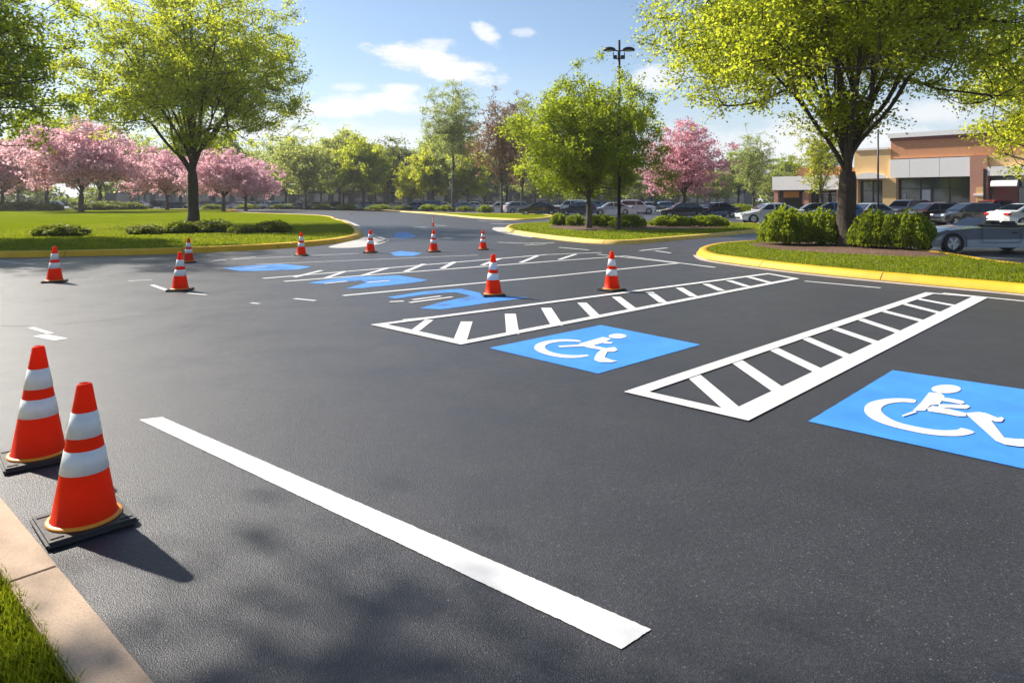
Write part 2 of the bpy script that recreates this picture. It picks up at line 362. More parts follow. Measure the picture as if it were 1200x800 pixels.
# tan concrete strip with grass behind it, bottom left
A0, A1 = Vector(G(0, 588)), Vector(G(172, 800)); dd = (A1-A0).normalized(); A1 = A1+dd*2.5; A0 = A0-dd*3; nn = Vector((-dd.y, dd.x)); nn = nn if nn.x < 0 else -nn
wdt = .18; L_ = (A1-A0).length; seg = 1.55
root = None; bm = bmesh.new(); i = 0; off = (Vector(G(66, 672))-A0).dot(dd) % seg
ang = math.atan2(dd.y, dd.x)
s = off-seg
while s < L_:
    a = max(0, s)+.004; b = min(L_, s+seg)-.004
    Mx = Matrix.Translation((A0.x, A0.y, 0)) @ Matrix.Rotation(ang, 4, 'Z')
    sgn = 1 if Vector((-math.sin(ang), math.cos(ang))).dot(nn) > 0 else -1
    y0, y1 = sorted((0, sgn*wdt))
    box(bm, a, b, y0, y1, -.1, .035, Mx, bev=.006)
    s += seg
o = from_bm('footpath', bm, M['slab']); tag(o, kind='structure')
q0, q1 = A0+nn*wdt, A1+nn*wdt
corner = sheet('roadside_grass', [q0, q1, q1+nn*9, q0+nn*9], .012, M['grass']); tag(corner, kind='structure')

# concrete gutters
def gutter(px, z=.004):
    o = sheet('gutter', catmull([G(*p) for p in px], True, 4), z, M['gutter']); return tag(o, kind='structure')
gutter([(385, 290), (420, 290), (448, 285), (453, 281), (443, 276), (425, 266), (405, 258), (398, 258.5), (415, 266), (424, 273), (420, 280), (400, 285)])
gutter([(577, 268.5), (585, 272), (600, 275), (625, 278), (600, 268), (592, 266.5), (580, 266.5)])
gutter([(822, 290), (850, 284), (905, 281), (905, 284), (860, 287), (826, 293)])
def ribbon(pts, w, z, name, mat, parent):
    P = [Vector(p) for p in pts]; l = []; r = []
    for i, p in enumerate(P):
        t = (P[min(i+1, len(P)-1)]-P[max(i-1, 0)]).normalized(); n = Vector((-t.y, t.x)); l.append(p+n*w/2); r.append(p-n*w/2)
    V = [(*p, z) for p in l+r]; k = len(P); F = [(i+k, i+k+1, i+1, i) for i in range(k-1)]
    return link(name, np_mesh(name, V, F), mat, parent)
gl = [(816, 299), (826, 305), (860, 310.5), (925, 319), (1000, 327), (1100, 336.5), (1200, 346), (1330, 359)]
o = ribbon(catmull([G(*p) for p in gl], False, 6), .22, .004, 'gutter', M['kerb_conc'], None); tag(o, kind='structure')

# ------------------------------------------------------------------ painted markings (children of the parking lot)
ZL = .004
def ragged(pts, amp=.0013, step=.012):
    rg = random.Random(7); out = []; k = len(pts); P = [Vector(p) for p in pts]
    for i in range(k):
        a, b = P[i], P[(i+1) % k]; L0 = (b-a).length; t = (b-a)/L0; n = Vector((-t.y, t.x)); m = max(1, min(420, int(L0/step)))
        for j in range(m):
            w = amp*(math.sin(j*.9+i)+math.sin(j*.23)*1.2)*.4+rg.gauss(0, amp*.6)
            out.append(tuple(a+t*(L0*j/m)+(n*w if j else Vector((0, 0)))))
    return out
def quad(px, name='painted_line', mat=None, z=ZL, label=None):
    o = sheet(name, ragged([G(*p) for p in px]), z, mat or M['white'], lot)
    if label: o['label'] = label
    return o
def line(a, b, w, name='painted_line', mat=None, label=None, z=ZL):
    o = ribbon([G(*a), G(*b)], w, z, name, mat or M['white'], lot)
    if label: o['label'] = label
    return o
quad([(163, 492), (190, 489), (763, 738), (728, 761)], label='long thick white line across the foreground')
def strips(name, segs, mat, z=ZL, label=None):
    bm = bmesh.new(); zz = z
    for a, b, w in segs:
        p, q = Vector(G(*a)), Vector(G(*b)); t = (q-p).normalized(); n = Vector((-t.y, t.x))*w/2
        zz += .00035
        vs = [bm.verts.new((*c, zz)) for c in (p+n, p-n, q-n, q+n)]; bm.faces.new(vs)
    for f in bm.faces:
        f.normal_update()
        if f.normal.z < 0: f.normal_flip()
    me = bpy.data.meshes.new(name); bm.to_mesh(me); bm.free()
    o = link(name, me, mat, lot)
    if label: o['label'] = label
    return o
strips('hatched_aisle', [((811, 439), (862, 483), .15), ((861, 422), (918, 461), .15), ((904, 408), (966, 438), .15), ((943, 396), (1003, 422), .14), ((975, 384), (1036, 405), .14),
    ((1007, 374), (1061, 392), .14), ((1032, 364), (1091, 379), .14), ((1058, 356), (1113, 370), .14), ((1073, 350), (1132, 361), .14)], M['white'], label='nearest hatched aisle, between the two blue squares')
strips('hatched_aisle', [((486, 388), (503, 375), .12), ((547, 377), (538, 402), .16), ((598, 368), (601, 392), .16), ((640, 361), (653, 382), .16), ((682, 355), (699, 372), .15), ((722, 348), (741, 362.5), .15),
    ((761, 342.5), (777, 354.5), .14), ((796, 337.5), (813, 347.5), .14), ((827, 333), (846, 341), .14), ((854, 329), (876, 336), .14), ((878, 325), (902, 331.5), .14)], M['white'], label='hatched aisle beyond the farther blue square, two cones behind it')
line((472, 375), (525, 370), .07, mat=M['white_worn'])
strips('hatched_aisle', [((308, 326.5), (640, 298.5), .12), ((640, 298.5), (705, 296), .10), ((333, 330), (650, 306), .12), ((650, 306), (735, 300), .1),
    ((345, 325), (377, 317), .12), ((382, 326), (405, 318), .12), ((425, 323), (455, 314), .13), ((475, 318.5), (497, 309.5), .14), ((518, 315), (533, 307), .14), ((565, 311), (586, 303), .14),
    ((610, 308), (630, 300), .13), ((655, 304.5), (675, 298), .12)], M['white_worn'], label='worn hatched aisle in the middle distance')
line((402, 346.5), (650, 323.5), .11); line((650, 323.5), (795, 308.5), .10)
line((735, 300.5), (838, 313.5), .10); line((795, 308.5), (700, 298), .08, mat=M['white_worn'])
line((943, 329.5), (1032, 337.5), .09); line((1105, 343.5), (1215, 354.5), .10)
for a, b, w in [((0, 306), (40, 310), .10), ((30, 304), (110, 303), .08), ((0, 309.5), (60, 308), .07), ((150, 329.5), (178, 328), .07), ((178, 334), (198, 341), .09), ((220, 343.5), (243, 345.5), .09),
                ((345, 350), (370, 352.5), .08), ((294, 355), (304, 356), .06), ((24, 314), (38, 314.5), .12), ((36, 384), (60, 391), .07), ((46, 393), (72, 398), .15),
                ((120, 305), (230, 301), .07), ((230, 308), (300, 301), .07), ((250, 305), (420, 297), .08), ((300, 310), (560, 299), .07),
                ((583, 284), (625, 285.5), .14), ((622, 285), (650, 284.5), .14), ((615, 287.5), (640, 286), .1), ((655, 290), (690, 293), .12), ((750, 293.8), (782, 290.5), .12), ((768, 294), (786, 296.5), .12),
                ((520, 278.8), (530, 279), .2), ((485, 266), (500, 266.5), .3), ((508, 264), (522, 264.6), .22), ((420, 266), (432, 266.5), .25), ((575, 262), (600, 262.6), .3), ((560, 259), (590, 259.6), .3),
                ((455, 282), (430, 276), .12), ((442, 285), (453, 281.5), .12),
                ((1112, 307), (1205, 311.5), .07), ((1150, 313.5), (1210, 316.5), .07), ((1120, 300.5), (1220, 304), .06)]:
    line(a, b, w, mat=M['white_worn'])
def frame(outer, widths, mat):
    P = [Vector(G(*p)) for p in outer]; k = len(P)
    A = sum(P[i].x*P[(i+1) % k].y-P[(i+1) % k].x*P[i].y for i in range(k)); sg = 1 if A > 0 else -1
    ln = []
    for i in range(k):
        t = (P[(i+1) % k]-P[i]).normalized(); n = Vector((-t.y, t.x))*sg; ln.append((P[i]+n*widths[i], t))
    I = []
    for i in range(k):
        (p, t), (q, u) = ln[i-1], ln[i]; d = t.x*u.y-t.y*u.x; I.append(p+t*(((q-p).x*u.y-(q-p).y*u.x)/d))
    V = [(*p, ZL+.006) for p in P+I]; F = [(i, (i+1) % k, k+(i+1) % k, k+i) for i in range(k)]
    if sg < 0: F = [f[::-1] for f in F]
    return link('aisle_border', np_mesh('aisle_border', V, F), mat, lot)
frame([(731, 460), (877, 494), (1158, 349), (1085, 343)], [.15, .21, .12, .15], M['white'])
frame([(434, 381), (540, 404.5), (937, 327), (900, 320.5)], [.16, .14, .12, .13], M['white'])
def ell(cx, cy, rx, ry, n=24): return [(cx+rx*math.cos(t*2*math.pi/n), cy+ry*math.sin(t*2*math.pi/n)) for t in range(n)]
def symbol(parent, polys, mat, z):
    bm = bmesh.new()
    for p in polys:
        z += .0004
        f = bm.faces.new([bm.verts.new((*G(*q), z)) for q in p]); f.normal_update()
        if f.normal.z < 0: f.normal_flip()
        bmesh.ops.triangulate(bm, faces=[f])
    me = bpy.data.meshes.new('wheelchair_symbol'); bm.to_mesh(me); bm.free()
    return link('wheelchair_symbol', me, mat, parent)
def tr(pts, ox, oy, s): return [(ox+x/s, oy+y/s) for x, y in pts]
sm = lambda p: [tuple(q) for q in catmull(p, True, 3)]
b1 = quad([(947, 494), (1046, 434), (1200, 456.5), (1375, 482), (1262, 558), (1200, 549.5)], 'blue_square', M['blue'], label='nearest blue painted square, cut by the right edge')
ring1 = [(690, 277), (640, 271), (580, 271), (520, 278), (475, 291), (453, 312), (457, 342), (500, 374), (570, 400), (650, 420), (740, 438), (830, 447), (910, 446), (968, 430), (907, 410), (885, 419), (800, 420), (700, 405), (610, 383), (555, 355), (530, 327), (545, 304), (590, 291), (640, 288), (682, 292), (693, 285)]
symbol(b1, [tr(p, 900, 400, 4) for p in (sm(ring1), ell(835, 227, 69, 20), [(755, 243), (810, 247), (828, 262), (803, 300), (760, 303), (735, 330), (680, 328), (718, 290)],
    [(818, 266), (870, 274), (915, 284), (923, 293), (905, 299), (860, 290), (814, 283)], [(803, 299), (880, 301), (935, 302), (948, 311), (930, 321), (880, 318), (798, 313)],
    [(745, 320), (770, 307), (850, 322), (925, 340), (930, 356), (890, 356), (830, 344), (755, 333)], [(628, 352), (690, 328), (697, 338), (632, 358)],
    [(925, 341), (990, 336), (1022, 345), (1108, 458), (1070, 474), (935, 352)], [(985, 336.5), (1022, 342), (1075, 364), (1096, 360), (1106, 368), (1096, 382), (1070, 383), (1000, 362)],
    [(1108, 458), (1160, 464), (1195, 464), (1215, 480), (1215, 500), (1180, 500), (1110, 490), (1068, 473)])], M['white'], ZL+.004)
b2 = quad([(573, 408), (704, 381), (821, 404), (701, 438)], 'blue_square', M['blue'], label='whole blue painted square between the two hatched aisles')
ring2 = [(478, 158), (430, 153), (370, 154), (310, 163), (272, 178), (264, 195), (285, 212), (340, 230), (410, 240), (470, 239), (520, 231), (505, 226), (460, 228), (400, 225), (345, 213), (318, 198), (318, 182), (345, 170), (395, 163), (440, 163), (480, 165)]
symbol(b2, [tr(p, 560, 360, 4) for p in (sm(ring2), ell(655, 138, 42, 11), [(480, 172), (585, 143), (625, 150), (600, 165), (528, 186), (450, 188), (385, 191), (373, 184), (470, 178)],
    [(598, 165), (635, 167), (625, 174), (585, 172)], [(495, 186), (520, 179), (580, 191), (600, 196), (580, 203), (520, 194)], [(580, 199), (640, 190), (656, 203), (640, 212), (606, 213), (594, 240), (545, 245), (556, 222)],
    [(545, 244), (594, 239), (630, 252), (655, 256), (625, 262), (570, 261), (548, 253)])], M['white'], ZL+.004)
for pts, wh in (([(610, 355), (740, 335), (870, 325), (960, 345), (1110, 357), (1000, 370), (900, 385), (800, 398), (725, 395), (780, 378), (860, 360), (905, 350), (850, 338), (740, 346), (640, 360)], [((700, 365), (800, 352)), ((690, 375), (840, 355)), ((620, 372), (670, 370))]),
            ([(330, 305), (400, 294), (470, 285), (650, 278), (755, 295), (700, 305), (530, 323), (465, 325), (540, 303), (520, 297), (440, 304), (380, 308)], [((540, 304), (620, 297)), ((390, 308), (470, 300))]),
            ([(30, 252), (130, 244), (240, 238), (345, 248), (300, 258), (180, 262), (100, 265)], [((110, 254), (190, 248))]),
            ([(630, 138), (655, 124), (690, 128), (715, 142), (670, 149), (640, 146)], []), ([(620, 200), (660, 192), (735, 200), (700, 210), (640, 210)], [])):
    o = quad([(250+x/3, 230+y/3) for x, y in pts], 'blue_symbol', M['blue_worn'])
    for a, b in wh: line((250+a[0]/3, 230+a[1]/3), (250+b[0]/3, 230+b[1]/3), .09, mat=M['white_worn'], z=ZL+.004)
ribbon([G(0, 382), G(20, 382.5), G(36, 381.5)], .02, .003, 'tar_seam', M['trim'], lot)
def crack(a, b, w, amp, seed, n=60):
    rg = random.Random(seed); P, Q = Vector(G(*a)), Vector(G(*b)); t = (Q-P); nn_ = Vector((-t.y, t.x)).normalized(); y = 0; out = []
    for i in range(n+1):
        y += rg.gauss(0, amp); y *= .93; out.append(P+t*(i/n)+nn_*y)
    ribbon(out, w, .0025, 'crack', M['tar'], lot)
crack((60, 381), (272, 361), .009, .02, 1); crack((272, 361), (430, 355), .007, .02, 2)

# ------------------------------------------------------------------ foliage and trees
def leaf_mesh(name, C, size, rng, up=.35, aspect=.6, out=None):
    n = len(C); C = np.asarray(C)
    a = rng.normal(size=(n, 3)); a /= np.linalg.norm(a, axis=1)[:, None]
    nrm = rng.normal(size=(n, 3)); nrm[:, 2] += up*3; nrm /= np.linalg.norm(nrm, axis=1)[:, None]
    b = np.cross(nrm, a); b /= np.maximum(1e-6, np.linalg.norm(b, axis=1)[:, None]); a = np.cross(b, nrm)
    s = (size*rng.uniform(.6, 1.35, n))[:, None]
    fold = nrm*s*.12
    V = np.stack([C-a*s*.5, C+b*s*aspect*.5+fold, C+a*s*.5, C-b*s*aspect*.5+fold], 1).reshape(-1, 3)
    F = np.arange(4*n).reshape(n, 4)
    return np_mesh(name, V, F)

def tubes(name, segs):
    V = []; F = []; base = 0
    for P, Rr, ns in segs:
        P = np.asarray(P); k = len(P)
        T = np.gradient(P, axis=0); T /= np.maximum(1e-9, np.linalg.norm(T, axis=1)[:, None])
        ref = np.array([0, 0, 1.]) if abs(T[0][2]) < .8 else np.array([1., 0, 0])
        for i in range(k):
            u = np.cross(T[i], ref); u /= max(1e-9, np.linalg.norm(u)); v = np.cross(T[i], u)
            th = np.arange(ns)*2*np.pi/ns
            V.append(P[i]+Rr[i]*(np.cos(th)[:, None]*u+np.sin(th)[:, None]*v))
        for i in range(k-1):
            for j in range(ns):
                F.append((base+i*ns+j, base+i*ns+(j+1) % ns, base+(i+1)*ns+(j+1) % ns, base+(i+1)*ns+j))
        base += k*ns
    return np_mesh(name, np.vstack(V), F)

def tree_meshes(seed, fork, cz, rx, rz, trunk_r, n_nodes=260, leaves=60, leaf=.16, clump=.5, shape='round', leader=0, stems=0, lumpk=1.0, spread=1.0, alpha=.5, tip=.012, shell=.45, up=.3, hmin=None, flat_=.6, lean=(0, 0), core=0):
    rng = np.random.default_rng(seed)
    D = rng.normal(size=(n_nodes*3, 3)); D /= np.linalg.norm(D, axis=1)[:, None]
    ph = rng.uniform(0, 6.28, 6)
    az = np.arctan2(D[:, 1], D[:, 0])
    lump = 1+lumpk*(.13*np.sin(3*az+ph[0]+2*D[:, 2])+.10*np.sin(5*az+ph[1]-3*D[:, 2])+.09*np.sin(7*D[:, 2]+ph[2]+az*2))
    r = rng.uniform(0, 1, len(D))**shell * lump
    P = D*r[:, None]*np.array([rx, rx, rz])
    zn = P[:, 2]/rz
    if shape == 'vase': k = np.interp(zn, [-1, -.5, 0, .5, 1], [.9, 1.05, 1.08, .95, .7]); P[:, :2] *= k[:, None]
    if shape == 'cone': k = np.interp(zn, [-1, -.4, .3, 1], [1.1, 1.15, .8, .45]); P[:, :2] *= k[:, None]
    if shape == 'umbrella':
        rad = np.hypot(P[:, 0], P[:, 1])/rx; P[:, 2] = np.where(P[:, 2] < 0, P[:, 2]*np.clip(rad*1.1, .25, 1), P[:, 2])
    P[:, 2] += cz; P[:, 0] += lean[0]; P[:, 1] += lean[1]
    if hmin is not None: P = P[P[:, 2] > hmin]
    P = P[P[:, 2] > fork*.75][:n_nodes]
    # trunk
    nodes = [np.array([0., 0, 0])]; par = [-1]; plen = [0.]
    nt_ = 5
    for i in range(1, nt_+1):
        z = fork*i/nt_; nodes.append(np.array([rng.normal()*.03*fork/3, rng.normal()*.03*fork/3, z])); par.append(i-1); plen.append(0.)
    base_end = nt_
    if leader:
        L = 6; top = cz+rz*leader
        for i in range(1, L+1):
            z = fork+(top-fork)*i/L; nodes.append(np.array([lean[0]*i/L*.7+rng.normal()*.08, lean[1]*i/L*.7+rng.normal()*.08, z])); par.append(len(nodes)-2); plen.append((z-fork)*.5)
    order = np.argsort(np.linalg.norm(P-np.array([0, 0, fork]), axis=1))
    attach0 = base_end
    # limb starts: inner scaffold
    arr = nodes[attach0:]
    ids = list(range(attach0, len(nodes)))
    if stems:
        for j in range(stems):
            a = j*2.4+rng.uniform(-.3, .3); q = (j+.5)/stems; rr_ = rx*spread*(.10+.80*q**.7)
            end = np.array([math.cos(a)*rr_, math.sin(a)*rr_, cz+rz*(.82-.75*q**1.6)])
            prev = base_end if j % 3 else base_end-1; st = nodes[prev]; L0 = np.linalg.norm(end-st)
            for t in (.22, .45, .68, .9):
                b_ = st*(1-t)+end*t; b_ = b_.copy(); b_[2] += math.sin(math.pi*t)*L0*.02; b_[:2] = st[:2]*(1-t)+end[:2]*(t**1.25); b_ += rng.normal(size=3)*L0*.012
                nodes.append(b_); par.append(prev); plen.append(t*L0*.75); prev = len(nodes)-1
    elif not leader:
        nl = rng.integers(6, 9)
        for j in range(nl):
            a = j*2*math.pi/nl+rng.uniform(-.3, .3); rr_ = rng.uniform(.16, .34)*rx if j % 3 else .08*rx
            tp = np.array([math.cos(a)*rr_, math.sin(a)*rr_, fork+(cz-fork)*rng.uniform(.45, .75)])
            nodes.append(tp); par.append(base_end if j % 2 else base_end-1); plen.append(np.linalg.norm(tp-nodes[base_end])*.8)
    for idx in order:
        p = P[idx]; A = np.array(nodes[attach0:]); pl = np.array(plen[attach0:])
        d = np.linalg.norm(A-p, axis=1); cost = d+alpha*pl+np.maximum(0, A[:, 2]-p[2])*1.0
        j = int(np.argmin(cost)); nodes.append(p); par.append(attach0+j); plen.append(pl[j]+d[j])
    n = len(nodes); cnt = np.ones(n)
    ch = [[] for _ in range(n)]
    for i in range(n-1, 0, -1): cnt[par[i]] += cnt[i]; ch[par[i]].append(i)
    rad = cnt**.5; rad = rad/rad[base_end]*trunk_r*.85; rad = np.maximum(rad, tip)
    for i in range(base_end+1): rad[i] = trunk_r*(1.25 if i == 0 else 1.0 if i == 1 else .93 if i < base_end else .88)
    segs = []
    tp = [nodes[i] for i in range(base_end+1)]
    # trunk with root flare
    tz = np.linspace(0, 1, 12); TP = np.array([[np.interp(t*base_end, range(base_end+1), [q[c] for q in tp]) for c in range(3)] for t in tz]); TP[0][2] = -.15
    TR = trunk_r*(1+.45*np.exp(-tz*fork*3.2))*(1-.12*tz)*np.interp(tz, [0, .85, .95, 1], [1, 1, .94, .8])
    segs.append((TP, TR, 12))
    dirs = {i: np.array([0, 0, 1.]) for i in range(base_end+1)}
    for i in range(base_end+1, n):
        a, b = nodes[par[i]], nodes[i]; L = np.linalg.norm(b-a); din = dirs.get(par[i], np.array([0, 0, 1.]))
        if L < 1e-4: dirs[i] = din; continue
        c = a+din*L*.38+rng.normal(size=3)*L*.05
        ts = np.linspace(0, 1, 5 if rad[i] > tip*1.5 else 4)[:, None]
        Q = (1-ts)**2*a+2*(1-ts)*ts*c+ts**2*b
        t = b-c; dirs[i] = t/max(1e-6, np.linalg.norm(t))
        r0 = min(rad[par[i]]*.85, rad[i]*1.35); segs.append((Q, np.linspace(r0, rad[i], len(Q)), 8 if rad[i] > trunk_r*.2 else 5 if rad[i] > tip*2 else 3))
    # twigs and leaves
    LC = []
    for i in range(base_end+1, n):
        if len(ch[i]) > 3: continue
        p = nodes[i]; k = 3
        if (p[2]-fork) < .12*(cz-fork): continue
        for _ in range(k):
            t = rng.normal(size=3)*clump*np.array([.8, .8, .5]); t += dirs[i]*clump*.5
            segs.append((np.array([p, p+t*.55+rng.normal(size=3)*.03, p+t]), np.array([tip, tip*.8, tip*.4]), 3))
            m = max(1, int(leaves/k*rng.uniform(.5, 1.5)))
            u = rng.uniform(.2, 1.15, m)[:, None]
            LC.append(p+t*u+rng.normal(size=(m, 3))*clump*np.array([.42, .42, .42*flat_]))
    bark = tubes('trunk', segs); bark.polygons.foreach_set('use_smooth', [True]*len(bark.polygons))
    LC = np.vstack(LC)
    crown = leaf_mesh('crown', LC, leaf, rng, up)
    return bark, crown
def tree(name, loc, meshes, bark, leafm, label, cat='tree', group=None, rz=0, s=1):
    r = empty(name, (loc[0], loc[1], loc[2] if len(loc) > 2 else .1), rz, label, cat, group, s)
    for nm, me, mt in (('trunk', meshes[0], bark), ('crown', meshes[1], leafm)):
        if not me.materials: me.materials.append(mt)
        o = bpy.data.objects.new(nm, me); COL.objects.link(o); o.parent = r
        if me.materials[0] != mt: o.material_slots[0].link = 'OBJECT'; o.material_slots[0].material = mt
    return r

# near trees
mR = tree_meshes(11, 2.5, 7.7, 6.3, 4.4, .31, n_nodes=760, leaves=185, leaf=.12, clump=.55, shape='umbrella', stems=24, spread=.95, alpha=.3, tip=.012, shell=.4, hmin=3.6)
tree('maple_tree', (*G(993, 293), .12), mR, M['bark'], M['leaf_lime'], 'largest tree, many rising limbs and wide lime crown, between bushes on the right island', rz=R(165))
mL = tree_meshes(5, 3.4, 9.2, 7.0, 6.3, .34, n_nodes=660, leaves=135, leaf=.16, clump=.6, shape='umbrella', stems=22, leader=.85, spread=.97, alpha=.3, tip=.018, shell=.45, hmin=4.9)
tree('maple_tree', (*G(226, 265.5), .14), mL, M['bark'], M['leaf_lime'], 'tall yellow-green tree with straight dark trunk on the left lawn', rz=R(200))
mE = tree_meshes(8, 2.6, 7.4, 5.4, 4.4, .34, n_nodes=500, leaves=140, leaf=.155, clump=.6, shape='round', alpha=.4, tip=.014, shell=.45, hmin=3.4)
tree('maple_tree', (-23.2, 26.5, .14), mE, M['bark'], M['leaf_green'], 'dense green tree cut by the left edge, only its crown in view', rz=R(190))
mM = tree_meshes(21, 1.6, 5.0, 4.2, 3.7, .16, lumpk=1.4, n_nodes=520, leaves=170, leaf=.14, clump=.42, shape='round', stems=10, alpha=.3, tip=.012, shell=.5, hmin=1.9, up=.2, flat_=1.0)
tree('maple_tree', (*G(690, 270), .13), mM, M['bark_grey'], M['leaf_green'], 'compact bright green tree in the middle island, beside the tall lamp post', rz=0, s=.94)
tree('maple_tree', (26.6, 30.5, -.4), mE, M['bark'], M['leaf_yellow'], 'yellow-green tree cut by the right edge in front of the brick shop', rz=R(150), s=1.0)
# tree just outside the frame whose shadow falls across the foreground asphalt
mS = tree_meshes(31, 3.2, 7.5, 2.6, 1.8, .2, n_nodes=290, leaves=150, leaf=.14, clump=.65, shape='round', alpha=.4, tip=.014, shell=.45, hmin=5.0)
tree('maple_tree', (-8.2, 4.7, .0), mS, M['bark'], M['leaf_green'], 'tree left of the photo whose shade falls on the foreground asphalt', rz=R(40))
# cherries
mC = tree_meshes(41, 2.0, 5.4, 6.0, 4.0, .26, n_nodes=420, leaves=62, leaf=.30, clump=.6, shape='umbrella', stems=11, alpha=.35, tip=.02, shell=.5, hmin=2.4, up=.1)
mC2 = tree_meshes(43, 2.0, 5.4, 4.8, 4.0, .2, n_nodes=360, leaves=45, leaf=.22, clump=.5, shape='vase', stems=12, alpha=.35, tip=.018, shell=.5, hmin=2.2, up=.1)
def at(px, Y, z=.1): return ((px-600)/800*Y, Y, z)
for px, Y, sc, rz, lb, mm, mt in ((95, 92, 1.28, 0, 'broad pink cherry tree in blossom at the left of the lawn', mC, 'blossom'), (3, 104, 1.15, 90, 'pink cherry tree cut by the left edge', mC, 'blossom'),
        (196, 110, 1.0, 200, 'pink cherry tree partly behind the tall lawn tree, just left of its trunk', mC, 'blossom'), (262, 96, .92, 300, 'pink cherry tree just right of the tall lawn tree', mC, 'blossom'),
        (288, 108, .85, 30, 'pink cherry tree farthest right on the left lawn', mC, 'blossom'), (802, 69, 1.0, 10, 'deep pink cherry tree beside the black sedan, right of the lamp post', mC2, 'blossom_dark')):
    tree('cherry_tree', at(px, Y), mm, M['bark'], M[mt], lb, 'cherry tree', 'pink cherry trees', R(rz), sc)
# mid and far trees
mT = tree_meshes(51, 3.5, 12, 4.2, 7.0, .24, n_nodes=300, leaves=90, leaf=.2, clump=.65, shape='round', leader=.95, alpha=.15, tip=.03, shell=.55, hmin=4)
mB = tree_meshes(53, 2.6, 7.6, 3.2, 5.0, .16, n_nodes=260, leaves=42, leaf=.2, clump=.5, shape='round', stems=9, alpha=.2, tip=.024, shell=.55, hmin=2.8)
mF = tree_meshes(55, 2.8, 8.0, 4.6, 5.4, .26, n_nodes=220, leaves=100, leaf=.42, clump=.85, shape='round', alpha=.35, tip=.03, shell=.5, hmin=2.6)
mG = tree_meshes(57, 2.2, 6.8, 5.2, 4.6, .26, n_nodes=240, leaves=50, leaf=.34, clump=.75, shape='vase', stems=12, alpha=.35, tip=.035, shell=.55, hmin=2.4)
tree('ash_tree', at(531, 100), mT, M['bark_grey'], M['leaf_pale'], 'tallest thin tree with sparse pale leaves on the far verge')
tree('ash_tree', at(588, 82), mB, M['bark_grey'], M['leaf_brown'], 'thin tree with reddish brown spring buds left of the compact green tree', s=1.12)
tree('ash_tree', at(612, 108), mB, M['bark_grey'], M['leaf_brown'], 'reddish brown tree half hidden behind the compact green tree', s=1.35, rz=2)
tree('birch_tree', at(883, 84), mB, M['bark_grey'], M['leaf_pale'], 'small pale green tree right of the deep pink cherry', s=.8, rz=1)
tree('birch_tree', at(962, 66), mB, M['bark_grey'], M['leaf_yellow'], 'small sparse yellow-green tree left of the largest trunk, before the white shop canopy', s=.74, rz=2)
for px, Y, sc, mm, mt, lb in ((358, 128, 1.15, mG, 'leaf_olive', 'dull olive spreading tree right of the last pink cherry'), (398, 150, 1.25, mF, 'leaf_olive', 'olive tree behind and right of the dull spreading tree'),
        (426, 125, .98, mF, 'leaf_lime', 'rounded lime green tree at the far bend of the road'), (460, 150, 1.3, mG, 'leaf_dark', 'dark olive tree rising behind the rounded lime tree'),
        (482, 128, .62, mF, 'leaf_yellow', 'small yellow-green tree right of the rounded lime tree'), (508, 120, .82, mF, 'leaf_yellow', 'yellow-green tree just left of the tallest thin tree'),
        (548, 118, .72, mF, 'leaf_yellow', 'yellow-green tree just right of the tallest thin tree'), (335, 145, 1.1, mF, 'leaf_pale', 'pale tree closest behind the right side of the last cherry')):
    tree('broadleaf_tree', at(px, Y), mm, M['bark_grey'], M[mt], lb, group='green trees along the far verge', s=sc, rz=px)
rnd = random.Random(3)
far = [(-60, 140), (20, 150), (60, 128), (120, 135), (150, 155), (215, 140), (250, 150), (300, 160), (378, 165), (440, 168), (520, 160), (565, 150), (590, 160), (630, 140), (655, 150), (680, 160), (715, 130), (740, 145), (765, 150), (790, 130), (815, 145), (840, 125), (862, 140), (905, 132), (925, 145), (1260, 120)]
for i, (px, Y) in enumerate(far):
    low = px > 600
    tree('broadleaf_tree', at(px+rnd.uniform(-5, 5), Y), (mF, mG)[i % 2], M['bark'], M[('leaf_olive', 'leaf_dark', 'leaf_green', 'leaf_olive')[i % 4] if not low else ('leaf_green', 'leaf_olive')[i % 2]],
         'leafy green tree in the far background row beyond the parked cars', group='background trees beyond the parked cars', s=(rnd.uniform(.62, .85) if low else rnd.uniform(1.05, 1.4)), rz=rnd.uniform(0, 6))
# far woodland: one mass nobody can count
rng = np.random.default_rng(9); n = 42000
X = rng.uniform(-260, 260, n); top = 5.5+2.5*np.sin(X*.11)+1.6*np.sin(X*.31+2)+1.0*np.sin(X*.7); Z = rng.uniform(0, 1, n)**.8*top
Yv = 205+rng.uniform(-7, 7, n)
wd = link('far_woodland', leaf_mesh('far_woodland', np.stack([X, Yv, Z], 1), 1.3, rng, .2), M['leaf_dark']); tag(wd, 'dark band of distant woodland behind everything', 'woodland', kind='stuff')

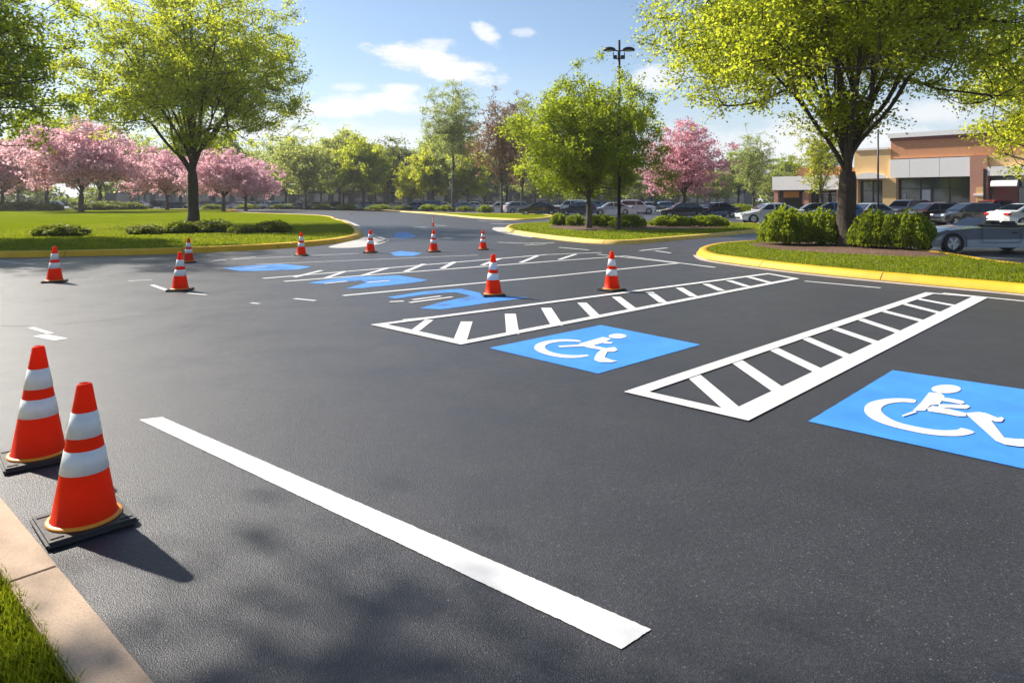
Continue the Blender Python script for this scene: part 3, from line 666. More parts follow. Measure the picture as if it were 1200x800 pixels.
# shrubs
def shrub_meshes(seed, leaf=.08, n=5200, stems=8):
    """ unit shrub: 2 wide, 1 high """
    rng = np.random.default_rng(seed)
    D = rng.normal(size=(n, 3)); D[:, 2] = np.abs(D[:, 2])*.9+.0; D /= np.linalg.norm(D, axis=1)[:, None]
    az = np.arctan2(D[:, 1], D[:, 0]); ph = rng.uniform(0, 6, 4)
    lump = .88+.09*np.sin(4*az+ph[0]+3*D[:, 2])+.07*np.sin(7*az+ph[1])+.05*np.sin(9*D[:, 2]+ph[2]+3*az)
    r = (1-.5*rng.uniform(0, 1, n)**2.2)*lump
    P = D*r[:, None]*np.array([1, 1, .92]); P[:, 2] = P[:, 2]*.9+.10
    sq = np.clip(1-(P[:, 2] < .25)*.12, 0, 1); P[:, :2] *= sq[:, None]
    P += rng.normal(size=P.shape)*.02
    segs = []
    for k in range(stems):
        a = rng.uniform(0, 6.28); rr = rng.uniform(.1, .35); rt = rng.uniform(.4, .8)
        segs.append((np.array([[math.cos(a)*rr*.4, math.sin(a)*rr*.4, -.05], [math.cos(a)*rr, math.sin(a)*rr, .25], [math.cos(a)*rt, math.sin(a)*rt, .7]]), np.array([.03, .022, .01]), 5))
    return tubes('stem', segs), leaf_mesh('foliage', P, leaf, rng, .25)
sNear = [shrub_meshes(61, .095, 9000), shrub_meshes(62, .095, 9000)]; sFar = [shrub_meshes(63, .12, 4200), shrub_meshes(64, .12, 4200)]
def shrub(px, base, w, h, mt, label, group=None, near=False, i=0, depth=None, Y=None, z=.12):
    Yy = Y or EYE*800/(base-235); x, y = ((px-600)/800*Yy, Yy); wm, hm = w/800*Yy, h/800*Yy
    me = (sNear if near else sFar)[i % 2]
    r = empty('shrub', (x, y, z), i*1.3 if depth is None else 0, label, 'shrub', group, (wm/2, (depth or wm)/2, hm))
    for nm, m_, mt_ in (('stem', me[0], M['bark']), ('foliage', me[1], M[mt])):
        if not m_.materials: m_.materials.append(mt_)
        o = bpy.data.objects.new(nm, m_); COL.objects.link(o); o.parent = r
        if m_.materials[0] != mt_: o.material_slots[0].link = 'OBJECT'; o.material_slots[0].material = mt_
ig = 'bushes on the right planting island'
shrub(921, 291, 66, 48, 'hedge', 'yellow-green bush at the left end of the right island hedge', ig, True, 0, 1.8)
shrub(962, 291, 62, 46, 'hedge', 'bush touching the left side of the largest trunk', ig, True, 1, 1.8)
shrub(1024, 295, 58, 49, 'hedge', 'bush touching the right side of the largest trunk', ig, True, 2, 1.6)
shrub(1064, 297, 64, 50, 'hedge', 'bush at the right end of the right island hedge, beside the grey car', ig, True, 3, 1.6)
mg = 'clipped hedge bushes on the middle island'
for i, (px, b, w, h, lb) in enumerate([(655, 266.5, 20, 16, 'small round bush at the left end of the middle island'), (674, 267, 24, 15, 'small clipped bush left of the compact tree trunk'), (706, 268, 34, 16, 'bush between the compact tree trunk and the lamp post'),
        (737, 269, 38, 17, 'low bush just right of the lamp post base'), (788, 268, 48, 15, 'clipped bush below the deep pink cherry'), (828, 268, 48, 15, 'clipped bush at the right end of the middle island')]):
    shrub(px, b, w*1.3, h, 'hedge', lb, mg, False, i, 1.5)
lg = 'low shrubs in front of the tall lawn tree'
for i, (px, b, w, h, lb) in enumerate([(72, 281, 66, 12, 'low dark flat shrub farthest left on the front of the lawn'), (172, 278.5, 46, 10, 'low shrub left of the tall lawn tree'), (213, 277.5, 34, 13, 'shrub directly in front left of the dark trunk'),
        (250, 276.5, 56, 13, 'dark shrub just right of the tall lawn tree'), (286, 277, 36, 8, 'faint low shrub between the dark shrub and the clipped one'), (321, 276.5, 44, 12, 'clipped oblong shrub nearest the rounded lawn corner')]):
    shrub(px, b, w*1.12, h*1.4, 'leaf_dark', lb, lg, False, i, 1.7)
fg = 'shrubs under the far trees'
for i, (px, Y, w, h) in enumerate([(28, 105, 66, 12), (120, 108, 64, 12), (60, 100, 30, 10), (155, 112, 34, 10), (248, 118, 30, 7), (445, 112, 34, 7), (475, 108, 30, 7), (502, 104, 26, 8), (521, 98, 22, 8), (545, 96, 24, 7), (569, 86, 22, 10), (405, 120, 30, 7),
                                   (330, 130, 30, 7), (290, 128, 26, 6), (868, 84, 40, 12), (845, 92, 30, 11), (896, 92, 26, 10), (378, 128, 26, 6)]):
    shrub(px, 0, w, h, 'hedge' if i > 4 and i % 3 else 'leaf_dark', 'low green shrub in the far planting below the background trees', fg, False, i, None, Y)

# grass blades
def inside(poly, X, Y):
    c = np.zeros(len(X), bool); k = len(poly)
    for i in range(k):
        x0, y0 = poly[i]; x1, y1 = poly[(i+1) % k]
        t = ((y0 > Y) != (y1 > Y)) & (X < (x1-x0)*(Y-y0)/((y1-y0) or 1e-9)+x0); c ^= t
    return c
def blades(name, poly, n, h, w, z, bounds, label, seed=1, holes=()):
    rng = np.random.default_rng(seed)
    X = rng.uniform(bounds[0], bounds[1], n); Y = rng.uniform(bounds[2], bounds[3], n); k = inside(poly, X, Y)
    for hp in holes: k &= ~inside(hp, X, Y)
    X, Y = X[k], Y[k]; m = len(X)
    hh = h*rng.uniform(.45, 1.2, m)*(1+.3*np.sin(X*7)*np.sin(Y*6)); a = rng.uniform(0, 6.28, m); ln = rng.uniform(.1, .9, m)*hh
    C = np.stack([X, Y, np.full(m, z)], 1); ux = np.stack([np.cos(a), np.sin(a), a*0], 1)*w*rng.uniform(.6, 1.3, m)[:, None]/2
    b = rng.uniform(0, 6.28, m); tip = C+np.stack([np.cos(b)*ln, np.sin(b)*ln, hh], 1); mid = C+np.stack([np.cos(b)*ln*.3, np.sin(b)*ln*.3, hh*.6], 1)
    V = np.stack([C-ux, C+ux, mid+ux*.7, mid-ux*.7, tip], 1).reshape(-1, 3)
    i5 = np.arange(m)*5
    F = np.concatenate([np.stack([i5, i5+1, i5+2, i5+3], 1), np.stack([i5+3, i5+2, i5+4, i5+4], 1)])
    me = bpy.data.meshes.new(name)
    T = np.concatenate([np.stack([i5, i5+1, i5+2], 1), np.stack([i5, i5+2, i5+3], 1), np.stack([i5+3, i5+2, i5+4], 1)])
    o = link(name, np_mesh(name, V, T), M['blade']); tag(o, label, 'grass', kind='stuff')
MULCH1 = [tuple(p) for p in catmull([G(*p) for p in [(878, 290.5), (900, 296), (950, 301), (1020, 305), (1085, 307.5), (1112, 305), (1090, 300), (1050, 295), (985, 288.8), (920, 287)]], True, 4)]
MULCH2 = [tuple(p) for p in catmull([G(*p) for p in [(645, 269), (668, 272.5), (695, 274), (715, 272), (760, 272.5), (840, 270), (850, 268), (800, 266), (740, 266), (680, 265.5), (650, 265.5)]], True, 4)]
e = [tuple(q0-nn*.02), tuple(q1-nn*.02), tuple(q1+nn*3), tuple(q0+nn*3)]
blades('grass', e, 110000, .036, .005, .012, (-4.6, -.9, 1.6, 4.6), 'bright grass in the bottom left corner beside the tan concrete strip', 1)
blades('grass', RITE, 130000, .055, .018, .13, (4, 16, 12, 26), 'grass blades on the right planting island', 2, [MULCH1])
blades('grass', MIDI, 60000, .06, .035, .13, (-1, 17, 24, 50), 'grass blades on the middle island', 3, [MULCH2])
blades('grass', LAWN, 150000, .055, .035, .15, (-26, -6, 19, 50), 'grass blades at the front of the left lawn', 4)
for P_ in (MULCH1, MULCH2):
    o = sheet('mulch_bed', P_, .1365, M['mulch']); tag(o, kind='structure')
def petals(name, px, spread, n, z, mat, label, seed):
    rng = np.random.default_rng(seed); c = np.array([G(*px)]*n)+rng.normal(size=(n, 2))*np.array(spread)
    C = np.concatenate([c, np.full((n, 1), z)], 1)
    o = link(name, leaf_mesh(name, C, .035, rng, 3), mat); tag(o, label, 'petals', kind='stuff')
petals('fallen_petals', (985, 300), (1.9, .4), 500, .145, M['blossom'], 'fallen pink petals under the largest tree', 4)

# ------------------------------------------------------------------ traffic cones
def lathe(bm, prof, n=40):
    rings = []
    for r, z in prof:
        rings.append([bm.verts.new((r*math.cos(t*2*math.pi/n), r*math.sin(t*2*math.pi/n), z)) for t in range(n)])
    for a, b in zip(rings, rings[1:]):
        for i in range(n): bm.faces.new((a[i], a[(i+1) % n], b[(i+1) % n], b[i]))
    return rings
def make_cone():
    r = empty('traffic_cone', (0, 0, 0))
    bm = bmesh.new(); box(bm, -.2, .2, -.2, .2, .004, .036, bev=.012)
    for sx in (-1, 1):
        for sy in (-1, 1): box(bm, sx*.15-.03, sx*.15+.03, sy*.15-.012, sy*.15+.012, .034, .041, bev=.003)
    b = from_bm('base', bm, M['rubber'], r)
    H = .72; rad = lambda z: .148+(.033-.148)*(z-.045)/(H-.045)
    bm = bmesh.new(); rg = lathe(bm, [(.163, .036), (.162, .046), (rad(.052), .054), (rad(.2), .2), (rad(.4), .4), (rad(.62), .62), (rad(H-.012), H-.012), (rad(H)-.004, H-.002), (rad(H)-.012, H), (rad(H)-.014, H-.03)])
    from_bm('cone_body', bm, M['orange'], r, True)
    bm = bmesh.new(); lathe(bm, [(.150, .037), (.168, .037), (.1695, .043), (.166, .0485), (.152, .0515)]); from_bm('lip', bm, M['lip'], r, True)
    for z0, z1 in ((.28, .395), (.455, .58)):
        bm = bmesh.new(); e_ = .0022
        lathe(bm, [(rad(z0)-.002, z0), (rad(z0)+e_, z0+.001), (rad(z1)+e_, z1-.001), (rad(z1)-.002, z1)]); from_bm('reflective_band', bm, M['reflect'], r, True)
    return r
def copy_tree(o, parent=None):
    c = o.copy(); COL.objects.link(c); c.parent = parent
    for ch in list(o.children): copy_tree(ch, c)
    return c
cone0 = make_cone()
cones = [(99, 614, 45, 1, 'nearest orange cone with two white bands, by the tan concrete strip'), (45, 537, 42, 1, 'orange cone just behind the nearest cone, at the left edge'),
         (578, 346.5, 10, 1, 'orange cone on the worn blue symbol beyond the hatched aisle'), (717, 340.5, 40, 1, 'orange cone on the upper edge of the hatched aisle, farthest right'),
         (64, 330.5, 20, 1, 'orange cone below the lawn kerb, leftmost of the distant cones'), (211, 340.5, 5, .98, 'nearer of the two cones close together left of the blue patch'),
         (221, 307.5, 30, .9, 'farther of the two cones close together, next to the lawn kerb'), (353, 299.5, 10, .98, 'orange cone below the kerb under the clipped oblong shrub'),
         (434, 296, 0, 1, 'orange cone just right of the rounded lawn corner'), (508, 295, 25, .98, 'middle cone of the row of three right of the lawn corner'), (566, 292.5, 12, .9, 'last cone right of the row near the tip of the middle island'),
         (507.5, 265.5, 0, (.42, .42, .95), 'slim orange cone standing far up the road'), (391.5, 258.6, 0, .55, 'tiny cone beside the back kerb of the left lawn'), (412, 251, 0, .55, 'tiny cone farthest away on the road bend')]
for i, (px, py, rz, sc, lb) in enumerate(cones):
    o = cone0 if i == 0 else copy_tree(cone0)
    x, y = G(px, py); o.location = (x, y, .001); o.rotation_euler = (0, 0, R(rz)); o.scale = (sc,)*3 if not isinstance(sc, tuple) else sc
    tag(o, lb, 'traffic cone', 'orange traffic cones around the fresh markings')

# ------------------------------------------------------------------ cars
KIND = {
 'sedan': dict(L=4.7, W=1.82, wb=(1.42, -1.38), wr=.335, body=[(2.28, .28), (2.35, .45), (2.33, .62), (2.2, .72), (1.7, .82), (1.05, .93), (-.4, .96), (-1.45, .99), (-2.15, 1.02), (-2.32, .95), (-2.35, .62), (-2.3, .3)],
               cab=[(1.1, .92), (.4, 1.38), (-.2, 1.44), (-.85, 1.41), (-1.75, 1.0)]),
 'suv': dict(L=4.6, W=1.88, wb=(1.4, -1.38), wr=.38, body=[(2.2, .32), (2.3, .5), (2.28, .8), (2.15, .95), (1.6, 1.04), (1.1, 1.08), (-.4, 1.12), (-1.9, 1.14), (-2.25, 1.1), (-2.3, .8), (-2.25, .35)],
             cab=[(1.15, 1.06), (.5, 1.6), (-.2, 1.69), (-1.75, 1.65), (-2.22, 1.12)]),
 'hatch': dict(L=4.2, W=1.78, wb=(1.3, -1.25), wr=.33, body=[(2.03, .28), (2.1, .45), (2.07, .68), (1.9, .78), (1.5, .88), (1.0, .97), (-.4, 1.0), (-1.7, 1.03), (-2.03, .98), (-2.1, .6), (-2.05, .3)],
               cab=[(1.1, .95), (.35, 1.42), (-.2, 1.5), (-1.35, 1.45), (-1.98, 1.02)]),
 'roadster': dict(L=4.35, W=1.8, wb=(1.38, -1.32), wr=.33, body=[(2.1, .22), (2.18, .38), (2.12, .54), (1.8, .68), (1.38, .79), (.8, .84), (.3, .86), (-.4, .84), (-1.0, .88), (-1.4, .92), (-1.95, .88), (-2.12, .76), (-2.15, .4), (-2.1, .24)], cab=None)}
def outline(k):
    d = KIND[k]; top = d['body']; r = d['wr']+.055; zc = d['wr']; zb = .2 if k != 'suv' else .27
    def arc(cx):
        a0 = math.asin(max(-1, min(1, (zb-zc)/r))); n = 12
        return [(cx+r*math.cos(a), zc+r*math.sin(a)) for a in [math.pi-a0+(a0*2-math.pi)*t/n for t in range(n+1)]]
    T = catmull(top, False, 4); T = [tuple(p) for p in T]
    return T+arc(d['wb'][1])+arc(d['wb'][0])
def car_proto(k):
    d = KIND[k]; W = d['W']; hw = W/2; r = empty('parked_car')
    O = outline(k); bm = bmesh.new(); cx = 0; cz = .6
    lay = [(-hw*.90, .955), (-hw*.97, .985), (-hw, .997), (-hw*.99, 1.0), (-hw*.6, 1.004), (0, 1.008), (hw*.6, 1.004), (hw*.99, 1.0), (hw, .997), (hw*.97, .985), (hw*.90, .955)]
    lay = lay[1:-1]
    rings = []
    nT = len(O)
    for y, sc in lay:
        a = abs(y)/hw; rings.append([])
        for x, z in O:
            xx = x*(1-.045*a**4*(abs(x)/2.3)**4) if abs(x) > 1.9 else x
            zz = z-(.055*a**6 if z > .75 else 0)
            rings[-1].append(bm.verts.new((xx*sc if abs(x) > 1.9 else xx, y*(1-.07*max(0, (abs(x)-1.7)/.6)**2), zz)))
    for a, b in zip(rings, rings[1:]):
        for i in range(nT): bm.faces.new((a[i], a[(i+1) % nT], b[(i+1) % nT], b[i]))
    f0 = bm.faces.new(rings[0]); f1 = bm.faces.new(rings[-1][::-1])
    bmesh.ops.triangulate(bm, faces=[f0, f1])
    hwb, hwt = hw*.93, hw*.74
    c = d['cab']
    if c:
        C = catmull(c, False, 4); n = len(C); zt = max(p[1] for p in C); z0 = min(p[1] for p in C)
        def hwz(z): return hwb+(hwt-hwb)*(z-z0)/(zt-z0)
        l = [bm.verts.new((p[0], hwz(p[1]), p[1])) for p in C]; rr = [bm.verts.new((p[0], -hwz(p[1]), p[1])) for p in C]
        lc = [bm.verts.new((p[0], hwz(p[1])*.6, p[1]+.025)) for p in C]; rc = [bm.verts.new((p[0], -hwz(p[1])*.6, p[1]+.025)) for p in C]
        for i in range(n-1):
            for u, v in ((l, lc), (lc, rc), (rc, rr)): bm.faces.new((u[i], u[i+1], v[i+1], v[i]))
        bm.faces.new(l); bm.faces.new(rr[::-1]); 
    # door seams and mirrors as raised details
    for s in (-1, 1):
        if c: box(bm, .86, 1.02, s*(hw+.02)-.07, s*(hw+.02)+.07, .93, 1.06, bev=.02)
    body = from_bm('body', bm, M['car_white'], r, False)
    if c:
        ws = c[0], c[1]; rw = c[-2], c[-1]
        def pane(name, P):
            bm = bmesh.new(); bm.faces.new([bm.verts.new(p) for p in P]); g = bmesh.ops.solidify(bm, geom=bm.faces[:], thickness=.012)
            return from_bm(name, bm, M['glass'], r)
        def lerp(a, b, t): return (a[0]+(b[0]-a[0])*t, a[1]+(b[1]-a[1])*t)
        for name, (a, b), sg in (('windscreen', (c[0], c[1]), 1), ('rear_window', (c[-1], c[-2]), -1)):
            p, q = lerp(a, b, .12), lerp(a, b, .95); nx, nz = (b[1]-a[1])*sg, abs(b[0]-a[0]); ln = math.hypot(nx, nz); ox, oz = nx/ln*.05*sg*sg, nz/ln*.05
            w0, w1 = hwz(p[1])-.10, hwz(q[1])-.08; ox = abs(ox)*sg
            pane(name, [(p[0]+ox, -w0, p[1]+oz), (p[0]+ox, w0, p[1]+oz), (q[0]+ox, w1, q[1]+oz), (q[0]+ox, -w1, q[1]+oz)])
        zlo, zhi = z0+.07, zt-.09
        xf = lambda z: np.interp(z, [c[0][1], c[1][1]], [c[0][0], c[1][0]]); xr = lambda z: np.interp(z, [c[-1][1], c[-2][1]], [c[-1][0], c[-2][0]])
        xm = -.1
        for s in (-1, 1):
            bm = bmesh.new()
            for x0a, x0b, x1a, x1b in ((xf(zlo)-.14, xf(zhi)-.08, xm+.04, xm+.04), (xm-.04, xm-.04, xr(zlo)+.22, xr(zhi)+.14)):
                P = [(x0a, zlo), (x0b, zhi), (x1b, zhi), (x1a, zlo)]
                vs = [bm.verts.new((x, s*(hwz(z)+.012), z)) for x, z in P]; bm.faces.new(vs)
            bmesh.ops.solidify(bm, geom=bm.faces[:], thickness=.01)
            from_bm('side_window', bm, M['glass'], r)
    else:
        bm = bmesh.new()
        P = [(.62, .76), (.16, 1.0)]
        bm.faces.new([bm.verts.new(p) for p in ((.62, -.66, .83), (.62, .66, .83), (.12, .56, 1.1), (.12, -.56, 1.1))]); bmesh.ops.solidify(bm, geom=bm.faces[:], thickness=.012)
        from_bm('windscreen', bm, M['glass'], r)
        bm = bmesh.new(); box(bm, -1.0, .42, -.72, .72, .7, .885, bev=.02); from_bm('interior', bm, M['seat'], r)
        for s in (-1, 1):
            bm = bmesh.new(); box(bm, -.75, -.45, s*.36-.22, s*.36+.22, .6, 1.0, bev=.05); from_bm('seat', bm, M['seat'], r)
    ztp = {'sedan': .93, 'suv': 1.08, 'hatch': .97, 'roadster': .82}[k]; zb_ = .36
    for s in (-1, 1):
        bm = bmesh.new(); yy = s*(hw+.001)
        xs = (.92, -.1, -1.0) if k != 'roadster' else (.55, -.62)
        for x in xs: box(bm, x-.007, x+.007, yy-.004, yy+.004, zb_, ztp-.05)
        box(bm, xs[-1], xs[0], yy-.004, yy+.004, zb_-.007, zb_+.007)
        for x in xs[1:]: box(bm, x+.1, x+.26, yy-.02, yy+.03, ztp-.17, ztp-.14, bev=.008)
        from_bm('door_trim', bm, M['trim'], r)
    zl = {'sedan': .68, 'suv': .86, 'hatch': .72, 'roadster': .5}[k]; xe = d['L']/2
    fx = max(p[0] for p in O); 
    for s in (-1, 1):
        bm = bmesh.new(); box(bm, fx-.30, fx-.035, s*(hw-.30)-.17, s*(hw-.30)+.17, zl-.07, zl+.06, bev=.03); from_bm('headlight', bm, M['headlamp'], r)
        bm = bmesh.new(); box(bm, -fx+.0, -fx+.22, s*(hw-.22)-.2, s*(hw-.22)+.205, zl+.1 if k != 'roadster' else zl+.02, zl+.24 if k != 'roadster' else zl+.12, bev=.03); from_bm('tail_light', bm, M['tail'], r)
    bm = bmesh.new(); box(bm, fx-.1, fx+.012, -.55, .55, .36, .5, bev=.02); from_bm('grille', bm, M['trim'], r)
    bm = bmesh.new(); box(bm, -fx-.012, -fx+.06, -.16, .16, .62, .74, bev=.004); from_bm('licence_plate', bm, M['plate'], r)
    for wx in d['wb']:
        for s in (-1, 1):
            w = bmesh.new(); R_ = d['wr']; y0, y1 = s*(hw-.23), s*(hw-.015)
            seg = [(R_*.62, y1), (R_*.93, y1), (R_, y1-s*.025), (R_, y0), (R_*.6, y0)]
            rings = [[w.verts.new((wx+q*math.cos(t*2*math.pi/28), yy, R_+q*math.sin(t*2*math.pi/28))) for t in range(28)] for q, yy in seg]
            for a, b in zip(rings, rings[1:]):
                for i in range(28): w.faces.new((a[i], a[(i+1) % 28], b[(i+1) % 28], b[i]))
            w.faces.new(rings[-1])
            wo = from_bm('wheel', w, M['tyre'], r, False)
            w = bmesh.new(); yi = y1-s*.03
            cyl(w, (wx, yi-s*.05, R_), (wx, yi-s*.03, R_), R_*.6, R_*.6, 24)
            cyl(w, (wx, yi-s*.03, R_), (wx, yi+s*.012, R_), R_*.14, R_*.1, 12)
            for q in range(5):
                a = q*2*math.pi/5+.3; Mx = Matrix.Translation((wx, yi, R_)) @ Matrix.Rotation(a, 4, 'Y'); box(w, 0, R_*.62, -.01, .01, -.03, .03, Mx)
            from_bm('rim', w, M['rim'], wo)
    return r
protos = {k: car_proto(k) for k in KIND}
used = set()
def car(k, px, Y, heading, paint, label, group=None, cat='car', s=1):
    """ px: photo column of the middle of the car at distance Y; heading in degrees (0 = nose to the right) """
    if k in used: r = copy_tree(protos[k])
    else: r = protos[k]; used.add(k)
    x, y, _ = at(px, Y); r.location = (x, y, .001); r.rotation_euler = (0, 0, R(heading)); r.scale = (s, s, s)
    tag(r, label, cat, group)
    b = [c for c in r.children if c.name.split('.')[0] == 'body'][0]
    b.material_slots[0].link = 'OBJECT'; b.material_slots[0].material = M[paint]
    return r
cg = 'parked cars across the lot'
car('sedan', 902, 49.5, 178, 'car_white', 'white sedan left of the bushes on the right island', cg)
car('sedan', 955, 55, 165, 'car_navy', 'dark sedan whose roof shows above the bush left of the largest trunk', cg)
car('hatch', 975, 50, 160, 'car_blue', 'blue hatchback roof just left of the largest trunk', cg)
car('sedan', 1016, 50.5, 200, 'car_silver', 'silver car roof just right of the largest trunk', cg)
car('suv', 1062, 56, 205, 'car_navy', 'dark blue car above the right bushes', cg)
car('hatch', 1090, 46.5, 188, 'car_maroon', 'dark maroon hatchback right of the bushes, before the shop windows', cg)
car('hatch', 1136, 44, 178, 'car_black', 'black hatchback between the maroon car and the white one', cg)
car('sedan', 1208, 41, 8, 'car_white', 'white car cut by the right edge, tail light showing', cg)
car('roadster', 1150, 21.9, 178, 'car_roadster', 'low grey open-top car right of the bushes at the right edge', cg)
car('suv', 1160, 62, 200, 'car_red', 'dark red vehicle partly behind the black hatchback', cg)
car('hatch', 609, 85, 20, 'car_silver', 'pale silver hatchback behind the black sedan', cg)
car('sedan', 584, 92, 195, 'car_white', 'white sedan left of the thin brown tree', cg)
car('sedan', 631, 76, 180, 'car_black', 'black sedan left of the middle island', cg)
car('suv', 669, 82, 165, 'car_white', 'white SUV with dark rear between the black sedan and the compact tree', cg)
car('hatch', 677, 77, 178, 'car_navy', 'dark blue hatchback low before the white SUV', cg)
car('suv', 697, 96, 0, 'car_sky', 'light blue van-like car just behind the compact tree trunk', cg)
car('sedan', 717, 78, 180, 'car_white', 'white sedan between the compact tree trunk and the lamp post', cg)
car('suv', 745, 82, 0, 'car_white', 'white wagon directly behind and right of the lamp post', cg)
car('sedan', 763, 86, 10, 'car_grey', 'grey car behind the right end of the white wagon', cg)
car('sedan', 800, 64.5, 180, 'car_black', 'black sedan behind the deep pink cherry trunk', cg)
car('sedan', 838, 68, 190, 'car_navy', 'navy sedan overlapping the back of the black sedan', cg)
car('hatch', 785, 92, 0, 'car_sky', 'light blue hatchback seen over the black sedan', cg)
rw = [('sedan', 152, 'car_white'), ('hatch', 165, 'car_silver'), ('suv', 184, 'car_navy'), ('sedan', 208, 'car_navy'), ('sedan', 250, 'car_grey'), ('hatch', 262, 'car_blue'), ('sedan', 281, 'car_white'),
      ('sedan', 297, 'car_silver'), ('hatch', 312, 'car_white'), ('hatch', 328, 'car_sky'), ('sedan', 372, 'car_silver'), ('sedan', 392, 'car_navy'), ('hatch', 432, 'car_sky'), ('sedan', 464, 'car_silver'), ('sedan', 490, 'car_blue'), ('suv', 503, 'car_blue'),
      ('sedan', 520, 'car_silver'), ('sedan', 540, 'car_sky'), ('sedan', 558, 'car_white'), ('sedan', 573, 'car_silver'), ('sedan', 350, 'car_grey'), ('hatch', 60, 'car_silver'), ('sedan', 20, 'car_white'), ('sedan', 110, 'car_grey')]
ords = sorted(rw, key=lambda t: t[1]); names = {'car_white': 'white', 'car_silver': 'silver', 'car_navy': 'dark navy', 'car_grey': 'grey', 'car_blue': 'blue', 'car_sky': 'light blue'}
nth = ['first', 'second', 'third', 'fourth', 'fifth', 'sixth', 'seventh', 'eighth']; cc = {}
for i, (k, px, p) in enumerate(ords):
    cc[p] = cc.get(p, 0)+1
    Y = 138-8*(px > 200)-22*(px > 480)+(i % 3)*3
    car(k, px, Y, (i*37) % 40-20+(180 if i % 2 else 0), p, '%s %s in the far left row, %s %s car from the left' % (names[p], {'suv': 'SUV', 'hatch': 'hatchback', 'sedan': 'sedan'}[k], nth[cc[p]-1], names[p]), 'far row of parked cars beyond the left lawn')

# ------------------------------------------------------------------ lamp posts
def lamp(px, Y, H, label, heads=True, r=.09, s=1.0):
    t = empty('lamp_post', at(px, Y, .12), 0, label, 'lamp post')
    bm = bmesh.new(); cyl(bm, (0, 0, 0), (0, 0, .04), .2, .2, 16); cyl(bm, (0, 0, .04), (0, 0, .74), .13, .1, 16); from_bm('footing', bm, M['dark_metal'], t)
    bm = bmesh.new(); cyl(bm, (0, 0, .74), (0, 0, H), r*1.3, r, 12); from_bm('pole', bm, M['dark_metal'], t, True)
    if heads:
        for s in (-1, 1):
            bm = bmesh.new(); cyl(bm, (0, 0, H-.56), (s*.4, 0, H-.5), .035, .035, 8)
            g = bmesh.ops.create_uvsphere(bm, u_segments=20, v_segments=10, radius=1)
            for v in g['verts']:
                z = max(v.co.z, -.25); v.co = Vector((s*.50+v.co.x*.33, v.co.y*.25, H-.50+z*.16))
            hd = from_bm('lamp_head', bm, M['dark_metal'], t, True)
            bm = bmesh.new(); cyl(bm, (s*.5, 0, H-.56), (s*.5, 0, H-.535), .18, .2, 16); from_bm('lens', bm, M['headlamp'], hd)
        bm = bmesh.new(); cyl(bm, (-.28, 0, H-.95), (.28, 0, H-.95), .03, .03, 8); cyl(bm, (-.28, 0, H-.97), (-.3, 0, H-.62), .025, .025, 8); cyl(bm, (.28, 0, H-.97), (.28, 0, H-.62), .025, .025, 8)
        from_bm('bracket', bm, M['dark_metal'], t)
        for sx in (-.2, .18):
            bm = bmesh.new(); box(bm, sx-.09, sx+.09, -.08, .08, H-.93, H-.78, bev=.02); from_bm('floodlight', bm, M['dark_metal'], t)
lamp(725.5, 35.5, 9.85, 'tall dark lamp post with two heads beside the compact green tree', r=.07)
lamp(1029, 50, 6.6, 'slim dark post before the ochre shopfront, seen right of the largest trunk', heads=False, r=.055)

# ------------------------------------------------------------------ shops on the right
FA = Vector((38.5, 70)); FU = Vector((.71, -.70)).normalized(); fang = math.atan2(FU.y, FU.x)
# local frame: x along the facade (to the right), y away from the camera
bl = empty('shop_building', (FA.x, FA.y, 0), fang, 'terracotta and ochre shop building with white fascia at the right', 'building')
def bpart(name, mat, boxes, parent=bl, label=None, bev=0):
    bm = bmesh.new()
    for b in boxes: box(bm, *b, bev=bev)
    o = from_bm(name, bm, M[mat], parent)
    if label: o['label'] = label
    return o
bpart('wall', 'brick', [(.3, 26, 0.05, 18, 5.9, 8.0)]); bpart('wall', 'inner', [(.3, 26, .9, 18, 0, 5.9)])
bpart('wall', 'ochre', [(-3.2, .297, .0, 14, 3.75, 6.9)], label='ochre wall'); bpart('wall', 'inner', [(-3.2, .297, .9, 14, 0, 3.75)])
bpart('cornice', 'fascia', [(.1, 26.1, -.25, 18.2, 8.0, 8.45)]); bpart('trim', 'rust_trim', [(.25, 26.05, -.1, .04, 7.7, 7.997)])
bpart('cornice', 'fascia', [(-3.3, .09, -.15, 14.1, 6.9, 7.1)])
bpart('fascia', 'fascia', [(.32, 2.1, -.35, .85, 3.95, 5.8), (2.13, 4.7, -.35, .85, 3.95, 5.8), (4.73, 7.2, -.35, .85, 3.95, 5.8)])
bpart('fascia', 'fascia', [(8.62, 26, -.5, .85, 3.95, 4.8)]); bpart('wall', 'ochre', [(8.62, 26, .0, .8, 4.81, 5.89)], label='ochre band above the canopy')
bm = bmesh.new(); n = 16      # arched awning over the left bay
for i in range(n):
    a0, a1 = math.pi*i/n, math.pi*(i+1)/n
    vs = [bm.verts.new((-1.5+1.55*math.cos(a), y, 3.9+.62*math.sin(a))) for a in (a0, a1) for y in (-.9, 0)]; bm.faces.new((vs[0], vs[1], vs[3], vs[2]))
bm.faces.new([bm.verts.new((-1.5+1.55*math.cos(math.pi*i/n), -.9, 3.9+.62*math.sin(math.pi*i/n))) for i in range(n+1)])
from_bm('awning', bm, M['fascia'], bl)
for x0, x1, mt in ((-.35, .9, 'ochre'), (7.22, 8.6, 'pier'), (-3.25, -2.75, 'ochre')):
    p = bpart('pier', mt, [(x0, x1, -.4, .88, 0, 3.93 if mt == 'ochre' else 5.85)])
    if mt == 'pier': bpart('sconce', 'fascia', [(x0+.3, x1-.3, -.52, -.405, 2.1, 2.3)], p); bpart('sign_panel', 'ochre', [(x0+.5, x1-.15, -.44, -.405, .6, 2.9)], p)
